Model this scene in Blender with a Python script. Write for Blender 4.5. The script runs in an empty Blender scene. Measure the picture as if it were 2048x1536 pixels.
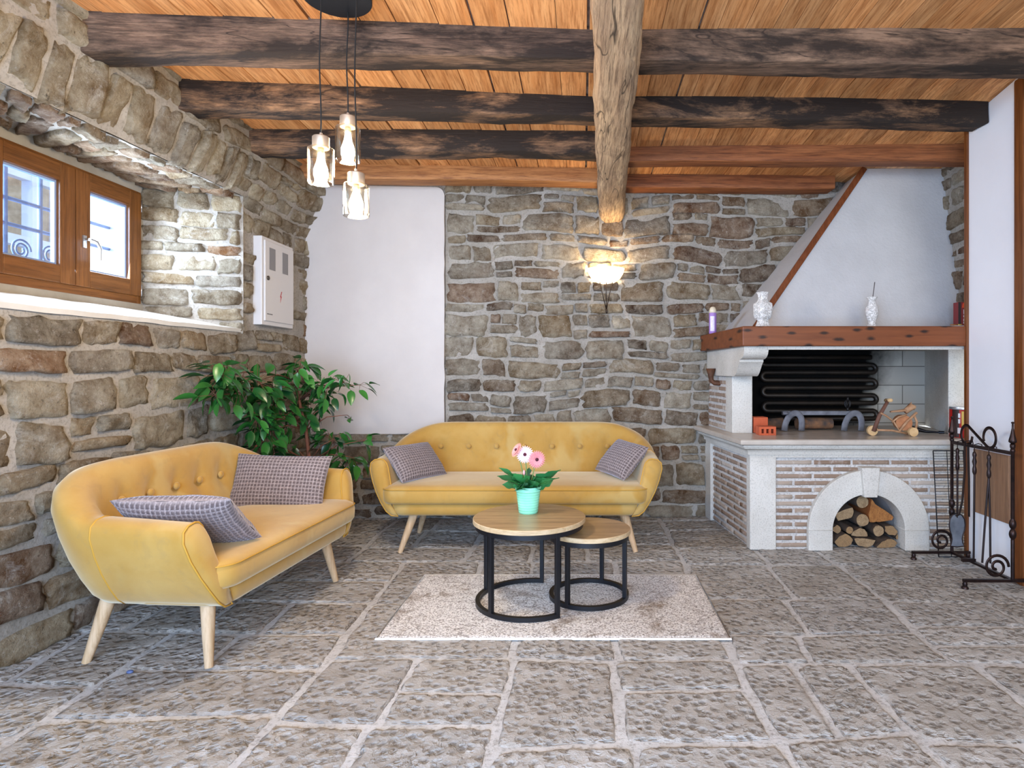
import bpy, math, random
from mathutils import Vector, Matrix, noise
from math import sin, cos, pi, radians, sqrt, exp

S = bpy.context.scene
C = S.collection

# ------------------------------------------------------------------ camera
CZ = 1.25            # eye height
cd = bpy.data.cameras.new('camera')
cam = bpy.data.objects.new('camera', cd); C.objects.link(cam)
cam.location = (0, 0, CZ); cam.rotation_euler = (pi / 2, 0, 0)
cd.sensor_width = 36; cd.lens = 1200 / 2048 * 36
cd.shift_x = -141 / 2048; cd.shift_y = -28 / 2048
cd.clip_start = 0.05
S.camera = cam

# ------------------------------------------------------------------ light
S.view_settings.view_transform = 'Standard'
S.view_settings.look = 'None'
S.view_settings.exposure = 0.68
S.view_settings.gamma = 1.0
S.view_settings.use_curve_mapping = False
W = bpy.data.worlds.new('sky'); S.world = W; W.use_nodes = True
bg = W.node_tree.nodes['Background']
bg.inputs[0].default_value = (0.88, 0.94, 1.0, 1); bg.inputs[1].default_value = 1.15

def area(name, loc, target, sx, sy, power, col):
    l = bpy.data.lights.new(name, 'AREA'); l.shape = 'RECTANGLE'; l.size = sx; l.size_y = sy
    l.energy = power; l.color = col
    o = bpy.data.objects.new(name, l); C.objects.link(o); o.location = loc
    o.rotation_euler = (Vector(target) - Vector(loc)).to_track_quat('-Z', 'Y').to_euler()
    return o
def point(name, loc, power, col, r=0.03):
    l = bpy.data.lights.new(name, 'POINT'); l.energy = power; l.color = col; l.shadow_soft_size = r
    o = bpy.data.objects.new(name, l); C.objects.link(o); o.location = loc
    return o
# daylight through the glazed door behind the photographer and through the small window
area('door_daylight', (-0.9, -1.3, 1.25), (-0.5, 3.0, 0.35), 2.6, 2.1, 190, (0.40, 0.62, 1.0))
area('room_daylight', (1.6, -1.6, 2.2), (0.7, 4.5, 1.3), 2.6, 1.2, 56, (1.0, 0.93, 0.84))
area('window_daylight', (-3.75, 2.75, 2.25), (-2.45, 4.1, 1.75), 0.7, 0.7, 130, (0.45, 0.66, 1.0))
area('window_sky', (-2.83, 3.4, 2.05), (-1.0, 3.5, 1.7), 0.9, 0.5, 24, (0.66, 0.80, 1.0))

# ------------------------------------------------------------------ helpers
def obj(name, verts, faces, mats, parent=None, smooth=True, midx=None, loc=None):
    me = bpy.data.meshes.new(name)
    me.from_pydata([tuple(v) for v in verts], [], faces)
    if not isinstance(mats, (list, tuple)): mats = [mats]
    for m in mats: me.materials.append(m)
    if midx: me.polygons.foreach_set('material_index', midx)
    if smooth: me.polygons.foreach_set('use_smooth', [True] * len(me.polygons))
    me.update()
    o = bpy.data.objects.new(name, me); C.objects.link(o)
    if parent:
        o.parent = parent
        if parent.name in WORLD: o.matrix_parent_inverse = parent.matrix_basis.inverted()
    if loc: o.location = loc
    return o
WORLD = set()        # things whose parts are modelled in room coordinates
def thing(name, label, cat, loc=(0, 0, 0), rz=0.0, group=None, world=False):
    o = bpy.data.objects.new(name, None); C.objects.link(o)
    o.empty_display_size = 0.05
    o.location = loc; o.rotation_euler = (0, 0, rz)
    o['label'] = label; o['category'] = cat
    if group: o['group'] = group
    if world: WORLD.add(o.name)
    return o
def tag(o, label, cat, group=None):
    o['label'] = label; o['category'] = cat
    if group: o['group'] = group
    return o
def struct(o):
    o['kind'] = 'structure'; return o
def sharp(o, ang=35):
    me = o.data
    me.polygons.foreach_set('use_smooth', [True] * len(me.polygons))
    try: me.set_sharp_from_angle(angle=radians(ang))
    except Exception: pass
    return o
def bevel(o, w=0.004, seg=2, ang=40):
    m = o.modifiers.new('bevel', 'BEVEL'); m.width = w; m.segments = seg; m.limit_method = 'ANGLE'; m.angle_limit = radians(ang)
    return o
def subd(o, n=1):
    m = o.modifiers.new('sub', 'SUBSURF'); m.levels = n; m.render_levels = n; return o

class B:
    """collects shapes into one mesh"""
    def __init__(s): s.v = []; s.f = []; s.m = []; s.a = []
    def add(s, v, f, mi=0, M=None, a=None):
        b = len(s.v)
        if M is not None: v = [M @ Vector(p) for p in v]
        s.v += [tuple(p) for p in v]
        s.f += [tuple(b + i for i in q) for q in f]
        s.m += [mi] * len(f)
        if a is None: s.a += [0.0] * len(v)
        elif isinstance(a, (int, float)): s.a += [float(a)] * len(v)
        else: s.a += list(a)
        return s
    def box(s, lo, hi, mi=0, M=None, a=None):
        x0, y0, z0 = lo; x1, y1, z1 = hi
        v = [(x0,y0,z0),(x1,y0,z0),(x1,y1,z0),(x0,y1,z0),(x0,y0,z1),(x1,y0,z1),(x1,y1,z1),(x0,y1,z1)]
        f = [(0,3,2,1),(4,5,6,7),(0,1,5,4),(1,2,6,5),(2,3,7,6),(3,0,4,7)]
        return s.add(v, f, mi, M, a)
    def lathe(s, prof, n=24, mi=0, M=None, cap=True):
        v = []; f = []
        for r, z in prof:
            for k in range(n):
                t = 2 * pi * k / n; v.append((r * cos(t), r * sin(t), z))
        for i in range(len(prof) - 1):
            for k in range(n):
                k2 = (k + 1) % n
                f.append((i*n+k, i*n+k2, (i+1)*n+k2, (i+1)*n+k))
        if cap:
            f.append(tuple(reversed(range(n)))); f.append(tuple((len(prof)-1)*n + k for k in range(n)))
        return s.add(v, f, mi, M)
    def tube(s, pts, r, n=8, mi=0, M=None, cap=True, closed=False, flat=None):
        pts = [Vector(p) for p in pts]; N = len(pts)
        if not isinstance(r, (list, tuple)): r = [r] * N
        v = []; f = []
        up = Vector((0, 0, 1)); prev = None
        for i, p in enumerate(pts):
            if closed: t = pts[(i+1) % N] - pts[i-1]
            else: t = pts[min(i+1, N-1)] - pts[max(i-1, 0)]
            if t.length < 1e-9: t = Vector((0, 0, 1))
            t.normalize()
            if prev is None:
                a = up if abs(t.z) < 0.9 else Vector((1, 0, 0))
                u = t.cross(a).normalized()
            else:
                u = prev - t * prev.dot(t)
                if u.length < 1e-6: u = t.cross(up)
                u.normalize()
            w = t.cross(u); prev = u
            for k in range(n):
                th = 2 * pi * (k + 0.5) / n
                cu, cw = cos(th), sin(th)
                if flat: cu *= flat[0]; cw *= flat[1]
                v.append(p + (u * cu + w * cw) * r[i])
        for i in range(N if closed else N - 1):
            j = (i + 1) % N
            for k in range(n):
                k2 = (k + 1) % n
                f.append((i*n+k, i*n+k2, j*n+k2, j*n+k))
        if cap and not closed:
            f.append(tuple(reversed(range(n)))); f.append(tuple((N-1)*n + k for k in range(n)))
        return s.add(v, f, mi, M)
    def prism(s, poly, z0, z1, mi=0, M=None):
        n = len(poly)
        v = [(x, y, z0) for x, y in poly] + [(x, y, z1) for x, y in poly]
        f = [tuple(reversed(range(n))), tuple(range(n, 2*n))]
        for k in range(n):
            k2 = (k + 1) % n; f.append((k, k2, n+k2, n+k))
        return s.add(v, f, mi, M)
    def grid(s, fn, nu, nv, mi=0, a=None, flip=False):
        v = [fn(i / nu, j / nv) for j in range(nv + 1) for i in range(nu + 1)]
        f = []
        for j in range(nv):
            for i in range(nu):
                q = (j*(nu+1)+i, j*(nu+1)+i+1, (j+1)*(nu+1)+i+1, (j+1)*(nu+1)+i)
                f.append(tuple(reversed(q)) if flip else q)
        return s.add(v, f, mi, None, a)
    def sphere(s, c, r, nu=16, nv=10, mi=0, M=None):
        if not isinstance(r, (list, tuple)): r = (r, r, r)
        prof = []
        v = []; f = []
        for j in range(1, nv):
            ph = pi * j / nv
            for k in range(nu):
                t = 2 * pi * k / nu
                v.append((c[0] + r[0]*sin(ph)*cos(t), c[1] + r[1]*sin(ph)*sin(t), c[2] - r[2]*cos(ph)))
        b0 = len(v); v.append((c[0], c[1], c[2]-r[2])); v.append((c[0], c[1], c[2]+r[2]))
        for j in range(nv - 2):
            for k in range(nu):
                k2 = (k+1) % nu
                f.append((j*nu+k, j*nu+k2, (j+1)*nu+k2, (j+1)*nu+k))
        for k in range(nu):
            k2 = (k+1) % nu
            f.append((b0, k2, k)); f.append((b0+1, (nv-2)*nu+k, (nv-2)*nu+k2))
        return s.add(v, f, mi, M)
    def build(s, name, mats, parent=None, smooth=True, attr=None, ang=None, loc=None):
        o = obj(name, s.v, s.f, mats, parent, smooth, s.m, loc)
        if attr:
            at = o.data.attributes.new(attr, 'FLOAT', 'POINT'); at.data.foreach_set('value', s.a)
        if ang: sharp(o, ang)
        return o

def P(px, py, y):
    """point seen at photo pixel (px, py) at depth y"""
    return Vector(((px - 1165) * y / 1200, y, CZ - (py - 740) * y / 1200))
def lerp(a, b, t): return a + (b - a) * t
def sst(t): t = min(1, max(0, t)); return t * t * (3 - 2 * t)
def nz(x, y, z=0.0): return noise.noise(Vector((x, y, z)))
def TR(x=0, y=0, z=0, rx=0, ry=0, rz=0, s=1):
    return Matrix.Translation((x, y, z)) @ Matrix.Rotation(rz, 4, 'Z') @ Matrix.Rotation(ry, 4, 'Y') @ Matrix.Rotation(rx, 4, 'X') @ Matrix.Scale(s, 4)
def align(p0, p1):
    d = (Vector(p1) - Vector(p0))
    return Matrix.Translation(p0) @ d.to_track_quat('Z', 'Y').to_matrix().to_4x4()

# ------------------------------------------------------------------ materials
def srgb(h):
    h = h.lstrip('#'); c = [int(h[i:i+2], 16) / 255 for i in (0, 2, 4)]
    return tuple(((x / 12.92) if x <= 0.04045 else ((x + 0.055) / 1.055) ** 2.4) for x in c) + (1,)
class NT:
    def __init__(s, name):
        s.m = bpy.data.materials.new(name); s.m.use_nodes = True
        s.t = s.m.node_tree; s.p = s.t.nodes['Principled BSDF']; s._tc = None
    def n(s, typ, **kw):
        x = s.t.nodes.new(typ)
        for k, v in kw.items(): setattr(x, k, v)
        return x
    def l(s, a, b): s.t.links.new(a, b)
    def co(s, scale=(1, 1, 1), rot=(0, 0, 0), kind='Object'):
        if s._tc is None: s._tc = s.n('ShaderNodeTexCoord')
        mp = s.n('ShaderNodeMapping'); mp.inputs['Scale'].default_value = scale; mp.inputs['Rotation'].default_value = rot
        s.l(s._tc.outputs[kind], mp.inputs[0]); return mp.outputs[0]
    def noise(s, vec, scale=5, detail=6, rough=0.6, dist=0.0):
        x = s.n('ShaderNodeTexNoise'); x.inputs['Scale'].default_value = scale; x.inputs['Detail'].default_value = detail
        x.inputs['Roughness'].default_value = rough; x.inputs['Distortion'].default_value = dist
        s.l(vec, x.inputs['Vector']); return x.outputs['Fac']
    def vor(s, vec, scale=5, feature='F1', rnd=1.0):
        x = s.n('ShaderNodeTexVoronoi', feature=feature); x.inputs['Scale'].default_value = scale
        x.inputs['Randomness'].default_value = rnd
        s.l(vec, x.inputs['Vector']); return x.outputs['Distance']
    def ramp(s, fac, stops, interp='LINEAR'):
        x = s.n('ShaderNodeValToRGB'); x.color_ramp.interpolation = interp
        e = x.color_ramp.elements
        while len(e) < len(stops): e.new(0.5)
        for k, (p, c) in enumerate(stops):
            e[k].position = p; e[k].color = srgb(c) if isinstance(c, str) else ((c, c, c, 1) if isinstance(c, (int, float)) else c)
        s.l(fac, x.inputs[0]); return x.outputs[0]
    def mix(s, fac, a, b, mode='MIX'):
        x = s.n('ShaderNodeMix', data_type='RGBA', blend_type=mode)
        for sock, val in ((x.inputs[0], fac), (x.inputs[6], a), (x.inputs[7], b)):
            if hasattr(val, 'is_linked'): s.l(val, sock)
            elif isinstance(val, str): sock.default_value = srgb(val)
            elif isinstance(val, (int, float)) and sock.type == 'RGBA': sock.default_value = (val, val, val, 1)
            else: sock.default_value = val
        return x.outputs[2]
    def math(s, op, a, b=0.0, clamp=False):
        x = s.n('ShaderNodeMath', operation=op, use_clamp=clamp)
        for k, val in enumerate((a, b)):
            if hasattr(val, 'is_linked'): s.l(val, x.inputs[k])
            else: x.inputs[k].default_value = val
        return x.outputs[0]
    def attr(s, name):
        x = s.n('ShaderNodeAttribute'); x.attribute_name = name; return x.outputs['Fac']
    def bump(s, h, strength=0.3, dist=0.01, prev=None):
        x = s.n('ShaderNodeBump'); x.inputs['Strength'].default_value = strength; x.inputs['Distance'].default_value = dist
        s.l(h, x.inputs['Height'])
        if prev is not None: s.l(prev, x.inputs['Normal'])
        s.l(x.outputs[0], s.p.inputs['Normal']); return x.outputs[0]
    def col(s, c):
        if hasattr(c, 'is_linked'): s.l(c, s.p.inputs['Base Color'])
        else: s.p.inputs['Base Color'].default_value = srgb(c)
    def set(s, **kw):
        for k, v in kw.items():
            i = s.p.inputs[k.replace('_', ' ')]
            if hasattr(v, 'is_linked'): s.l(v, i)
            else: i.default_value = v
        return s

def simple(name, c, rough=0.5, metal=0.0, c2=None, scale=8, bump=0.0, bscale=60, stretch=(1, 1, 1)):
    t = NT(name)
    if c2:
        f = t.noise(t.co(stretch), scale, 5)
        t.col(t.mix(t.ramp(f, [(0.3, 0.0), (0.7, 1.0)]), c, c2))
    else: t.col(c)
    t.set(Roughness=rough, Metallic=metal)
    if bump: t.bump(t.noise(t.co(stretch), bscale, 4), bump, 0.005)
    return t.m

def stone_mat(name, stops, spk=0.25, bs=0.7):
    t = NT(name); v = t.co()
    base = t.ramp(t.attr('tint'), stops)
    n1 = t.noise(v, 9, 9, 0.75); n2 = t.noise(v, 38, 8, 0.8); n3 = t.noise(v, 3.0, 4, 0.5, 0.4); n4 = t.noise(v, 6.5, 10, 0.8, 0.8)
    c = t.mix(t.ramp(n1, [(0.36, 0.0), (0.64, 1.0)]), t.mix(1.0, base, (0.57, 0.49, 0.41, 1), 'MULTIPLY'), t.mix(0.38, base, '#E6DAC2'))
    c = t.mix(t.math('MULTIPLY', t.ramp(n3, [(0.52, 0.0), (0.72, 1.0)]), 0.35), c, '#6E4A28')
    c = t.mix(t.ramp(n4, [(0.54, 0.0), (0.66, spk * 1.5)]), c, '#E4DDCF')
    c = t.mix(t.ramp(n2, [(0.57, 0.0), (0.72, spk * 2.2)]), c, '#EFE8DA')
    c = t.mix(t.ramp(n2, [(0.30, 0.95), (0.43, 0.0)]), c, '#261F18')
    t.col(c); t.set(Roughness=0.85, Specular_IOR_Level=0.25)
    h = t.math('ADD', t.noise(v, 17, 10, 0.75, 0.3), t.math('MULTIPLY', t.noise(v, 80, 5, 0.75), 0.4))
    t.bump(h, 0.95, 0.05)
    return t.m
# ------------------------------------------------------------------ shared materials
STL = [(0.0, '#82735B'), (0.15, '#B3A07C'), (0.3, '#91887A'), (0.45, '#CBBB99'), (0.6, '#7C725F'), (0.72, '#A78D63'), (0.82, '#8C6238'), (0.9, '#9C6E40'), (1.0, '#6E4A2C')]
STB = [(0.0, '#8E8474'), (0.1, '#B7AC98'), (0.2, '#7A7064'), (0.3, '#C2B8A4'), (0.4, '#94897A'), (0.5, '#A3906F'), (0.6, '#6A5440'), (0.7, '#8E7152'), (0.8, '#7A5236'), (0.9, '#54402E'), (1.0, '#8A6040')]
m_stone_l = stone_mat('stone_warm', STL, 0.3)
m_stone_b = stone_mat('stone_brown', STB, 0.3)
def mortar_mat(name, c1, c2):
    t = NT(name); v = t.co()
    c = t.mix(t.ramp(t.noise(v, 6, 6), [(0.3, 0.0), (0.7, 1.0)]), c1, c2)
    c = t.mix(t.ramp(t.noise(v, 70, 4), [(0.35, 0.5), (0.5, 0.0)]), c, '#6d675e')
    t.col(c); t.set(Roughness=0.9, Specular_IOR_Level=0.2)
    t.bump(t.noise(v, 40, 7, 0.7), 0.5, 0.012); return t.m
m_mortar = mortar_mat('wall_mortar', '#A8A197', '#8E877C')
m_fmortar = mortar_mat('floor_mortar', '#C8C8C7', '#B2B1AF')
def plaster(name, c, c2, bs=0.15, sc=30, r=0.8):
    t = NT(name); v = t.co()
    t.col(t.mix(t.ramp(t.noise(v, 2.5, 5), [(0.3, 0.0), (0.7, 1.0)]), c, c2)); t.set(Roughness=r, Specular_IOR_Level=0.2)
    t.bump(t.noise(v, sc, 5, 0.6), bs, 0.01); return t.m
m_plaster = plaster('white_plaster', '#C9C1BA', '#C0B8B2', 0.08)
m_hood = plaster('hood_plaster', '#C0BEBC', '#B4B2B0', 0.35, 45)
m_grey_plaster = plaster('grey_plaster', '#B3AEA4', '#938C80', 0.3, 20)
m_sill = plaster('sill_plaster', '#DAD6CE', '#C3BDB2', 0.2, 20)
m_paint = simple('white_paint', '#F0F0F2', 0.35, c2='#EAEAEC', scale=2)

def wood(name, c1, c2, c3, axis='X', dark=None, knots=True, rough=0.6, tint=False, bs=0.3, f=1.0, wear=0.5):
    t = NT(name)
    st = {'X': (0.5*f, 9*f, 9*f), 'Y': (9*f, 0.5*f, 9*f), 'Z': (9*f, 9*f, 0.5*f)}[axis]
    v = t.co(st)
    if tint:
        off = t.n('ShaderNodeVectorMath', operation='ADD'); cmb = t.n('ShaderNodeCombineXYZ')
        a = t.attr('tint'); t.l(t.math('MULTIPLY', a, 37.0), cmb.inputs[0]); t.l(t.math('MULTIPLY', a, 53.0), cmb.inputs[1])
        t.l(v, off.inputs[0]); t.l(cmb.outputs[0], off.inputs[1]); v = off.outputs[0]
    g = t.noise(v, 2.2, 8, 0.62, 0.3)
    fine = t.noise(v, 9, 5, 0.7)
    c = t.mix(t.ramp(g, [(0.3, 0.0), (0.68, 1.0)]), c1, c2)
    ring = t.noise(v, 3.2, 3, 0.5, 0.2)
    c = t.mix(t.math('MULTIPLY', t.ramp(fine, [(0.45, 0.0), (0.65, 1.0)]), 0.75), c, c3)
    c = t.mix(t.math('MULTIPLY', t.ramp(ring, [(0.52, 0.0), (0.64, 1.0)]), 0.32), c, c3)
    if knots:
        st2 = {'X': (1.6, 5, 5), 'Y': (5, 1.6, 5), 'Z': (5, 5, 1.6)}[axis]
        k = t.vor(t.co(st2), 1.3)
        c = t.mix(t.ramp(k, [(0.04, 0.9), (0.11, 0.0)]), c, c3)
    if dark:
        ck = t.noise(t.co({'X': (0.35, 4, 4), 'Y': (4, 0.35, 4), 'Z': (4, 4, 0.35)}[axis]), 1.7, 3, 0.5, 0.8)
        c = t.mix(t.ramp(ck, [(0.492, 0.0), (0.499, 0.85), (0.501, 0.85), (0.508, 0.0)]), c, '#120D0A')
    if tint:
        hsv = t.n('ShaderNodeHueSaturation'); t.l(c, hsv.inputs['Color'])
        t.l(t.math('ADD', t.math('MULTIPLY', t.attr('tint'), 0.4), 0.8), hsv.inputs['Value']); c = hsv.outputs[0]
    if dark:
        d = t.noise(t.co({'X': (0.9, 3.2, 3.2), 'Y': (3.2, 0.9, 3.2), 'Z': (3.2, 3.2, 0.9)}[axis]), 1.6, 9, 0.72, 0.3)
        c = t.mix(t.ramp(d, [(wear - 0.07, 1.0), (wear + 0.1, 0.0)]), c, dark)
    t.col(c); t.set(Roughness=rough, Specular_IOR_Level=0.3)
    t.bump(t.math('ADD', g, t.math('MULTIPLY', fine, 0.6)), bs, 0.012)
    return t.m
m_board = wood('ceiling_board_pine', '#E0A870', '#C98850', '#8F5528', 'Y', tint=True, bs=0.15)
m_old = wood('old_oak_beam', '#92745C', '#715848', '#3E3026', 'X', dark='#2E241D', knots=False, bs=0.9, wear=0.49, rough=0.8)
m_old2 = wood('charred_oak_beam', '#B5855A', '#8A6B54', '#4A372A', 'X', dark='#2A211B', knots=False, bs=0.9, wear=0.54, rough=0.8)
m_pine = wood('pine_beam', '#B98350', '#A06A3C', '#6B3E20', 'X', bs=0.35)
m_red = wood('red_pine_beam', '#9A6038', '#814A28', '#4E2814', 'X', bs=0.35)
m_girder = wood('weathered_girder', '#C9AC88', '#A4876A', '#5E4939', 'Y', dark='#6E5742', knots=False, bs=1.0, wear=0.40, rough=0.85)
m_mantel = wood('mantel_pine', '#92502A', '#7C3F1D', '#4A2210', 'X', bs=0.2, rough=0.45)
m_trim = wood('varnished_trim', '#7E4A22', '#6C3C19', '#552C12', 'Z', knots=False, bs=0.1, rough=0.4)
m_trim_y = wood('varnished_oak_frame', '#85562C', '#724823', '#543316', 'Y', knots=False, bs=0.12, rough=0.4)
m_trim_z = wood('varnished_oak_stile', '#85562C', '#724823', '#543316', 'Z', knots=False, bs=0.12, rough=0.4)

# ------------------------------------------------------------------ rubble masonry
PA = [-1, -0.94, -0.76, -0.46, -0.15, 0.15, 0.46, 0.76, 0.94, 1]
PB = [-1, -0.9, -0.6, -0.2, 0.2, 0.6, 0.9, 1]
def one_stone(b, fmap, rng, ua, ub, va, vb, gap, depth, warp, mi, tint=None):
    uc, vc = (ua + ub) / 2, (va + vb) / 2
    hw, hh = (ub - ua) / 2 - gap * rng.uniform(0.5, 1.0), (vb - va) / 2 - gap * rng.uniform(0.5, 1.0)
    if hw < 0.018 or hh < 0.01: return
    k = rng.uniform(0.04, 0.42); dp = depth * rng.uniform(0.35, 1.1); so = rng.uniform(0, 99)
    ta, tb = rng.uniform(-0.4, 0.4) * depth, rng.uniform(-0.4, 0.4) * depth
    sk, sl = rng.uniform(-0.18, 0.18), rng.uniform(-0.12, 0.12)
    vs = []
    for pb in PB:
        for pa in PA:
            x = pa * sqrt(max(0, 1 - k * pb * pb / 2)) ; y = pb * sqrt(max(0, 1 - k * pa * pa / 2))
            x += sk * pb * hh / hw * 0.6; y += sl * pa * 0.8
            x *= 1 + 0.16 * nz(pb * 1.5 + so, pa * 0.8, 3) + 0.13 * nz(pb * 4.5 + so, pa, 9); y *= 1 + 0.2 * nz(pa * 1.7 + so, pb * 0.8, 7) + 0.2 * nz(pa * 5 + so, pb, 13)
            u, v = uc + x * hw, vc + y * hh
            u += warp * nz(u * 1.6, v * 1.6, 11); v += warp * nz(u * 1.6, v * 1.6, 23)
            m = max(abs(pa), abs(pb))
            d = -0.014 if m > 0.99 else dp * (0.8 if m > 0.88 else 1.0) + ta * pa + tb * pb + 0.013 * nz(u * 13, v * 13, so) + 0.012 * nz(u * 5, v * 5, so) + 0.011 * nz(u * 34, v * 34, so)
            vs.append(fmap(u, v, d))
    na, nb = len(PA), len(PB)
    fs = [(j*na+i, j*na+i+1, (j+1)*na+i+1, (j+1)*na+i) for j in range(nb-1) for i in range(na-1)]
    b.add(vs, fs, mi, None, TINT(uc, vc, rng))
TINT = lambda u, v, rng: rng.random()
def masonry(b, u0, u1, v0, v1, fmap, seed, hs=(0.07, 0.17), ws=(0.13, 0.36), gap=0.014, depth=0.03, skip=None, mi=0, warp=0.03, split=0.25, mort=1, res=0.06, flip=False, mskip=None):
    rng = random.Random(seed)
    nf0 = len(b.f)
    v = v0
    while v < v1 - 0.02:
        h = rng.uniform(*hs)
        if v1 - (v + h) < hs[0] * 0.7: h = v1 - v
        u = u0 - rng.uniform(0, 0.03)
        while u < u1 - 0.03:
            w = rng.uniform(*ws) * (0.75 + 0.5 * min(1, h / hs[1]))
            if u1 - (u + w) < ws[0] * 0.5: w = u1 - u
            ua, ub = max(u, u0 - 0.01), min(u + w, u1 + 0.01)
            parts = [(ua, ub, v, v + h)]
            if h > 0.15 and rng.random() < split:
                q = rng.uniform(0.35, 0.65)
                um = lerp(ua, ub, rng.uniform(0.4, 0.6))
                parts = [(ua, ub, v, v + h * q)]
                parts += [(ua, um, v + h * q, v + h), (um, ub, v + h * q, v + h)] if w > 0.24 else [(ua, ub, v + h * q, v + h)]
            for (a, c, e, g) in parts:
                j = rng.uniform(-0.014, 0.014)
                if skip and skip((a + c) / 2, (e + g) / 2, (c - a) / 2, (g - e) / 2): continue
                one_stone(b, fmap, rng, a, c, e + j, g + j * 0.5, gap, depth, warp, mi)
            u += w
        v += h
    if mort is not None:
        nu, nv = max(2, int((u1 - u0) / res)), max(2, int((v1 - v0) / res))
        b.grid(lambda s, t: fmap(lerp(u0, u1, s), lerp(v0, v1, t), 0.006 * nz(lerp(u0, u1, s) * 9, lerp(v0, v1, t) * 9, 5)), nu, nv, mort)
    if flip:
        for i in range(nf0, len(b.f)): b.f[i] = tuple(reversed(b.f[i]))

def xl(y): return -2.43 + (min(y, 6) - 2.5) * 0.047
def lean(z): return 0.13 * sst((z - 2.3) / 0.45)
def yb(x): return 5.03 + 0.03 * (x + 2.3)

def tint_left(u, v, rng):
    return rng.uniform(0.7, 1.0) if rng.random() < 0.75 * sst((0.75 - v) / 0.6) + 0.06 else rng.uniform(0.0, 0.72)
TINT = tint_left
# ---- left wall with the deep window embrasure
b = B()
fL = lambda u, v, d: (xl(u) + lean(v) + d, u, v)
masonry(b, 1.35, 5.06, 0.0, 1.515, fL, 4, (0.11, 0.23), (0.15, 0.36), 0.013, 0.03, warp=0.05)
masonry(b, 1.35, 4.0, 2.44, 2.70, fL, 7, (0.25, 0.26), (0.07, 0.15), 0.012, 0.04, split=0.0)
masonry(b, 4.0, 5.06, 2.44, 2.70, fL, 8, (0.09, 0.15), (0.12, 0.26), 0.014, 0.034)
masonry(b, 1.35, 5.06, 2.70, 3.0, fL, 9, (0.11, 0.17), (0.16, 0.34), 0.016, 0.03)
mb_skip = lambda u, v, hw, hh: abs(u - 4.505) < 0.235 + hw * 0.8 and abs(v - 1.893) < 0.32 + hh * 0.7
masonry(b, 4.12, 5.06, 1.515, 2.44, fL, 11, (0.08, 0.18), (0.1, 0.26), 0.010, 0.03, skip=mb_skip)
masonry(b, 1.35, 2.42, 1.515, 2.44, fL, 12, (0.08, 0.16), (0.12, 0.3), 0.014, 0.03)
WX = -2.90
LR = 0.53
def fR(u, v, d):                       # right reveal
    t = u / LR
    return (lerp(WX, xl(4.12), t), lerp(3.95, 4.12, t) - d, v)
masonry(b, 0.0, LR + 0.02, 1.5, 2.47, fR, 21, (0.08, 0.15), (0.12, 0.32), 0.009, 0.026, warp=0.02)
def fRl(u, v, d):                      # left reveal
    t = u / LR
    return (lerp(WX, xl(2.42), t), lerp(2.85, 2.42, t) + d, v)
masonry(b, 0.0, LR, 1.5, 2.47, fRl, 22, (0.06, 0.13), (0.14, 0.3), 0.014, 0.026, flip=True)
def fS(u, v, d):                       # soffit
    t = v / 0.5
    ya, yc = lerp(2.85, 2.42, t), lerp(3.95, 4.12, t)
    s = (u - 2.42) / 1.7
    return (lerp(WX, xl(u) + 0.02, t), lerp(ya, yc, s), lerp(2.475, 2.44, t) - d)
masonry(b, 2.42, 4.12, 0.0, 0.5, fS, 23, (0.16, 0.34), (0.07, 0.16), 0.012, 0.03, warp=0.02, split=0.15, flip=True)
# solid core of the wall round the window
b.box((-2.97, 1.3, 2.50), (-2.46, 5.2, 3.1), 1); b.prism([(-2.97, 1.3), (xl(1.3) - 0.02, 1.3), (xl(5.2) - 0.02, 5.2), (-2.97, 5.2)], -0.05, 1.5, 1)
b.prism([(-2.97, 3.99), (-2.91, 3.975), (-2.42, 4.15), (-2.42, 5.2), (-2.97, 5.2)], 1.5, 2.5, 1)
b.prism([(-2.97, 1.3), (-2.46, 1.3), (-2.46, 2.40), (-2.91, 2.82), (-2.97, 2.82)], 1.5, 2.5, 1)
# plain continuation towards the camera
b.grid(lambda s, t: fL(lerp(-1.2, 1.36, s), lerp(0, 3.0, t), 0.0), 6, 6, 1)
wall_left = struct(b.build('wall_left', [m_stone_l, m_mortar], attr='tint'))
# plaster border round the window, sloped sill
b = B()
b.box((WX - 0.07, 2.78, 1.58), (WX + 0.004, 2.87, 2.53)); b.box((WX - 0.07, 3.925, 1.58), (WX + 0.004, 4.03, 2.53))
b.box((WX - 0.07, 2.87, 2.405), (WX + 0.004, 3.925, 2.53)); b.box((WX - 0.07, 2.87, 1.58), (WX + 0.004, 3.925, 1.69))
o = b.build('window_plaster_border', m_grey_plaster, wall_left, smooth=False)
b = B()
b.grid(lambda s, t: (lerp(WX - 0.01, xl(2.42) + 0.02 + 1.7 * s * 0.047, t), lerp(lerp(2.84, 2.40, t), lerp(3.97, 4.14, t), s),
                     lerp(1.645, 1.532, t) + 0.006 * nz(s * 9, t * 3)), 30, 8)
b.grid(lambda s, t: (xl(2.42) + 0.02 + 1.7 * s * 0.047 - 0.008 * t, lerp(2.40, 4.14, s), lerp(1.532, 1.508, t) + 0.006 * nz(s * 9, 3)), 30, 2, flip=True)
struct_sill = b.build('sloped_sill', m_sill, wall_left)

def tint_back(u, v, rng):
    p = 0.28 + 0.5 * sst((u - 0.2) / 0.9) * sst((v - 1.2) / 0.8) + 0.6 * sst((0.6 - v) / 0.5)
    return rng.uniform(0.5, 1.0) if rng.random() < p else rng.uniform(0.0, 0.52)
TINT = tint_back
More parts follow.
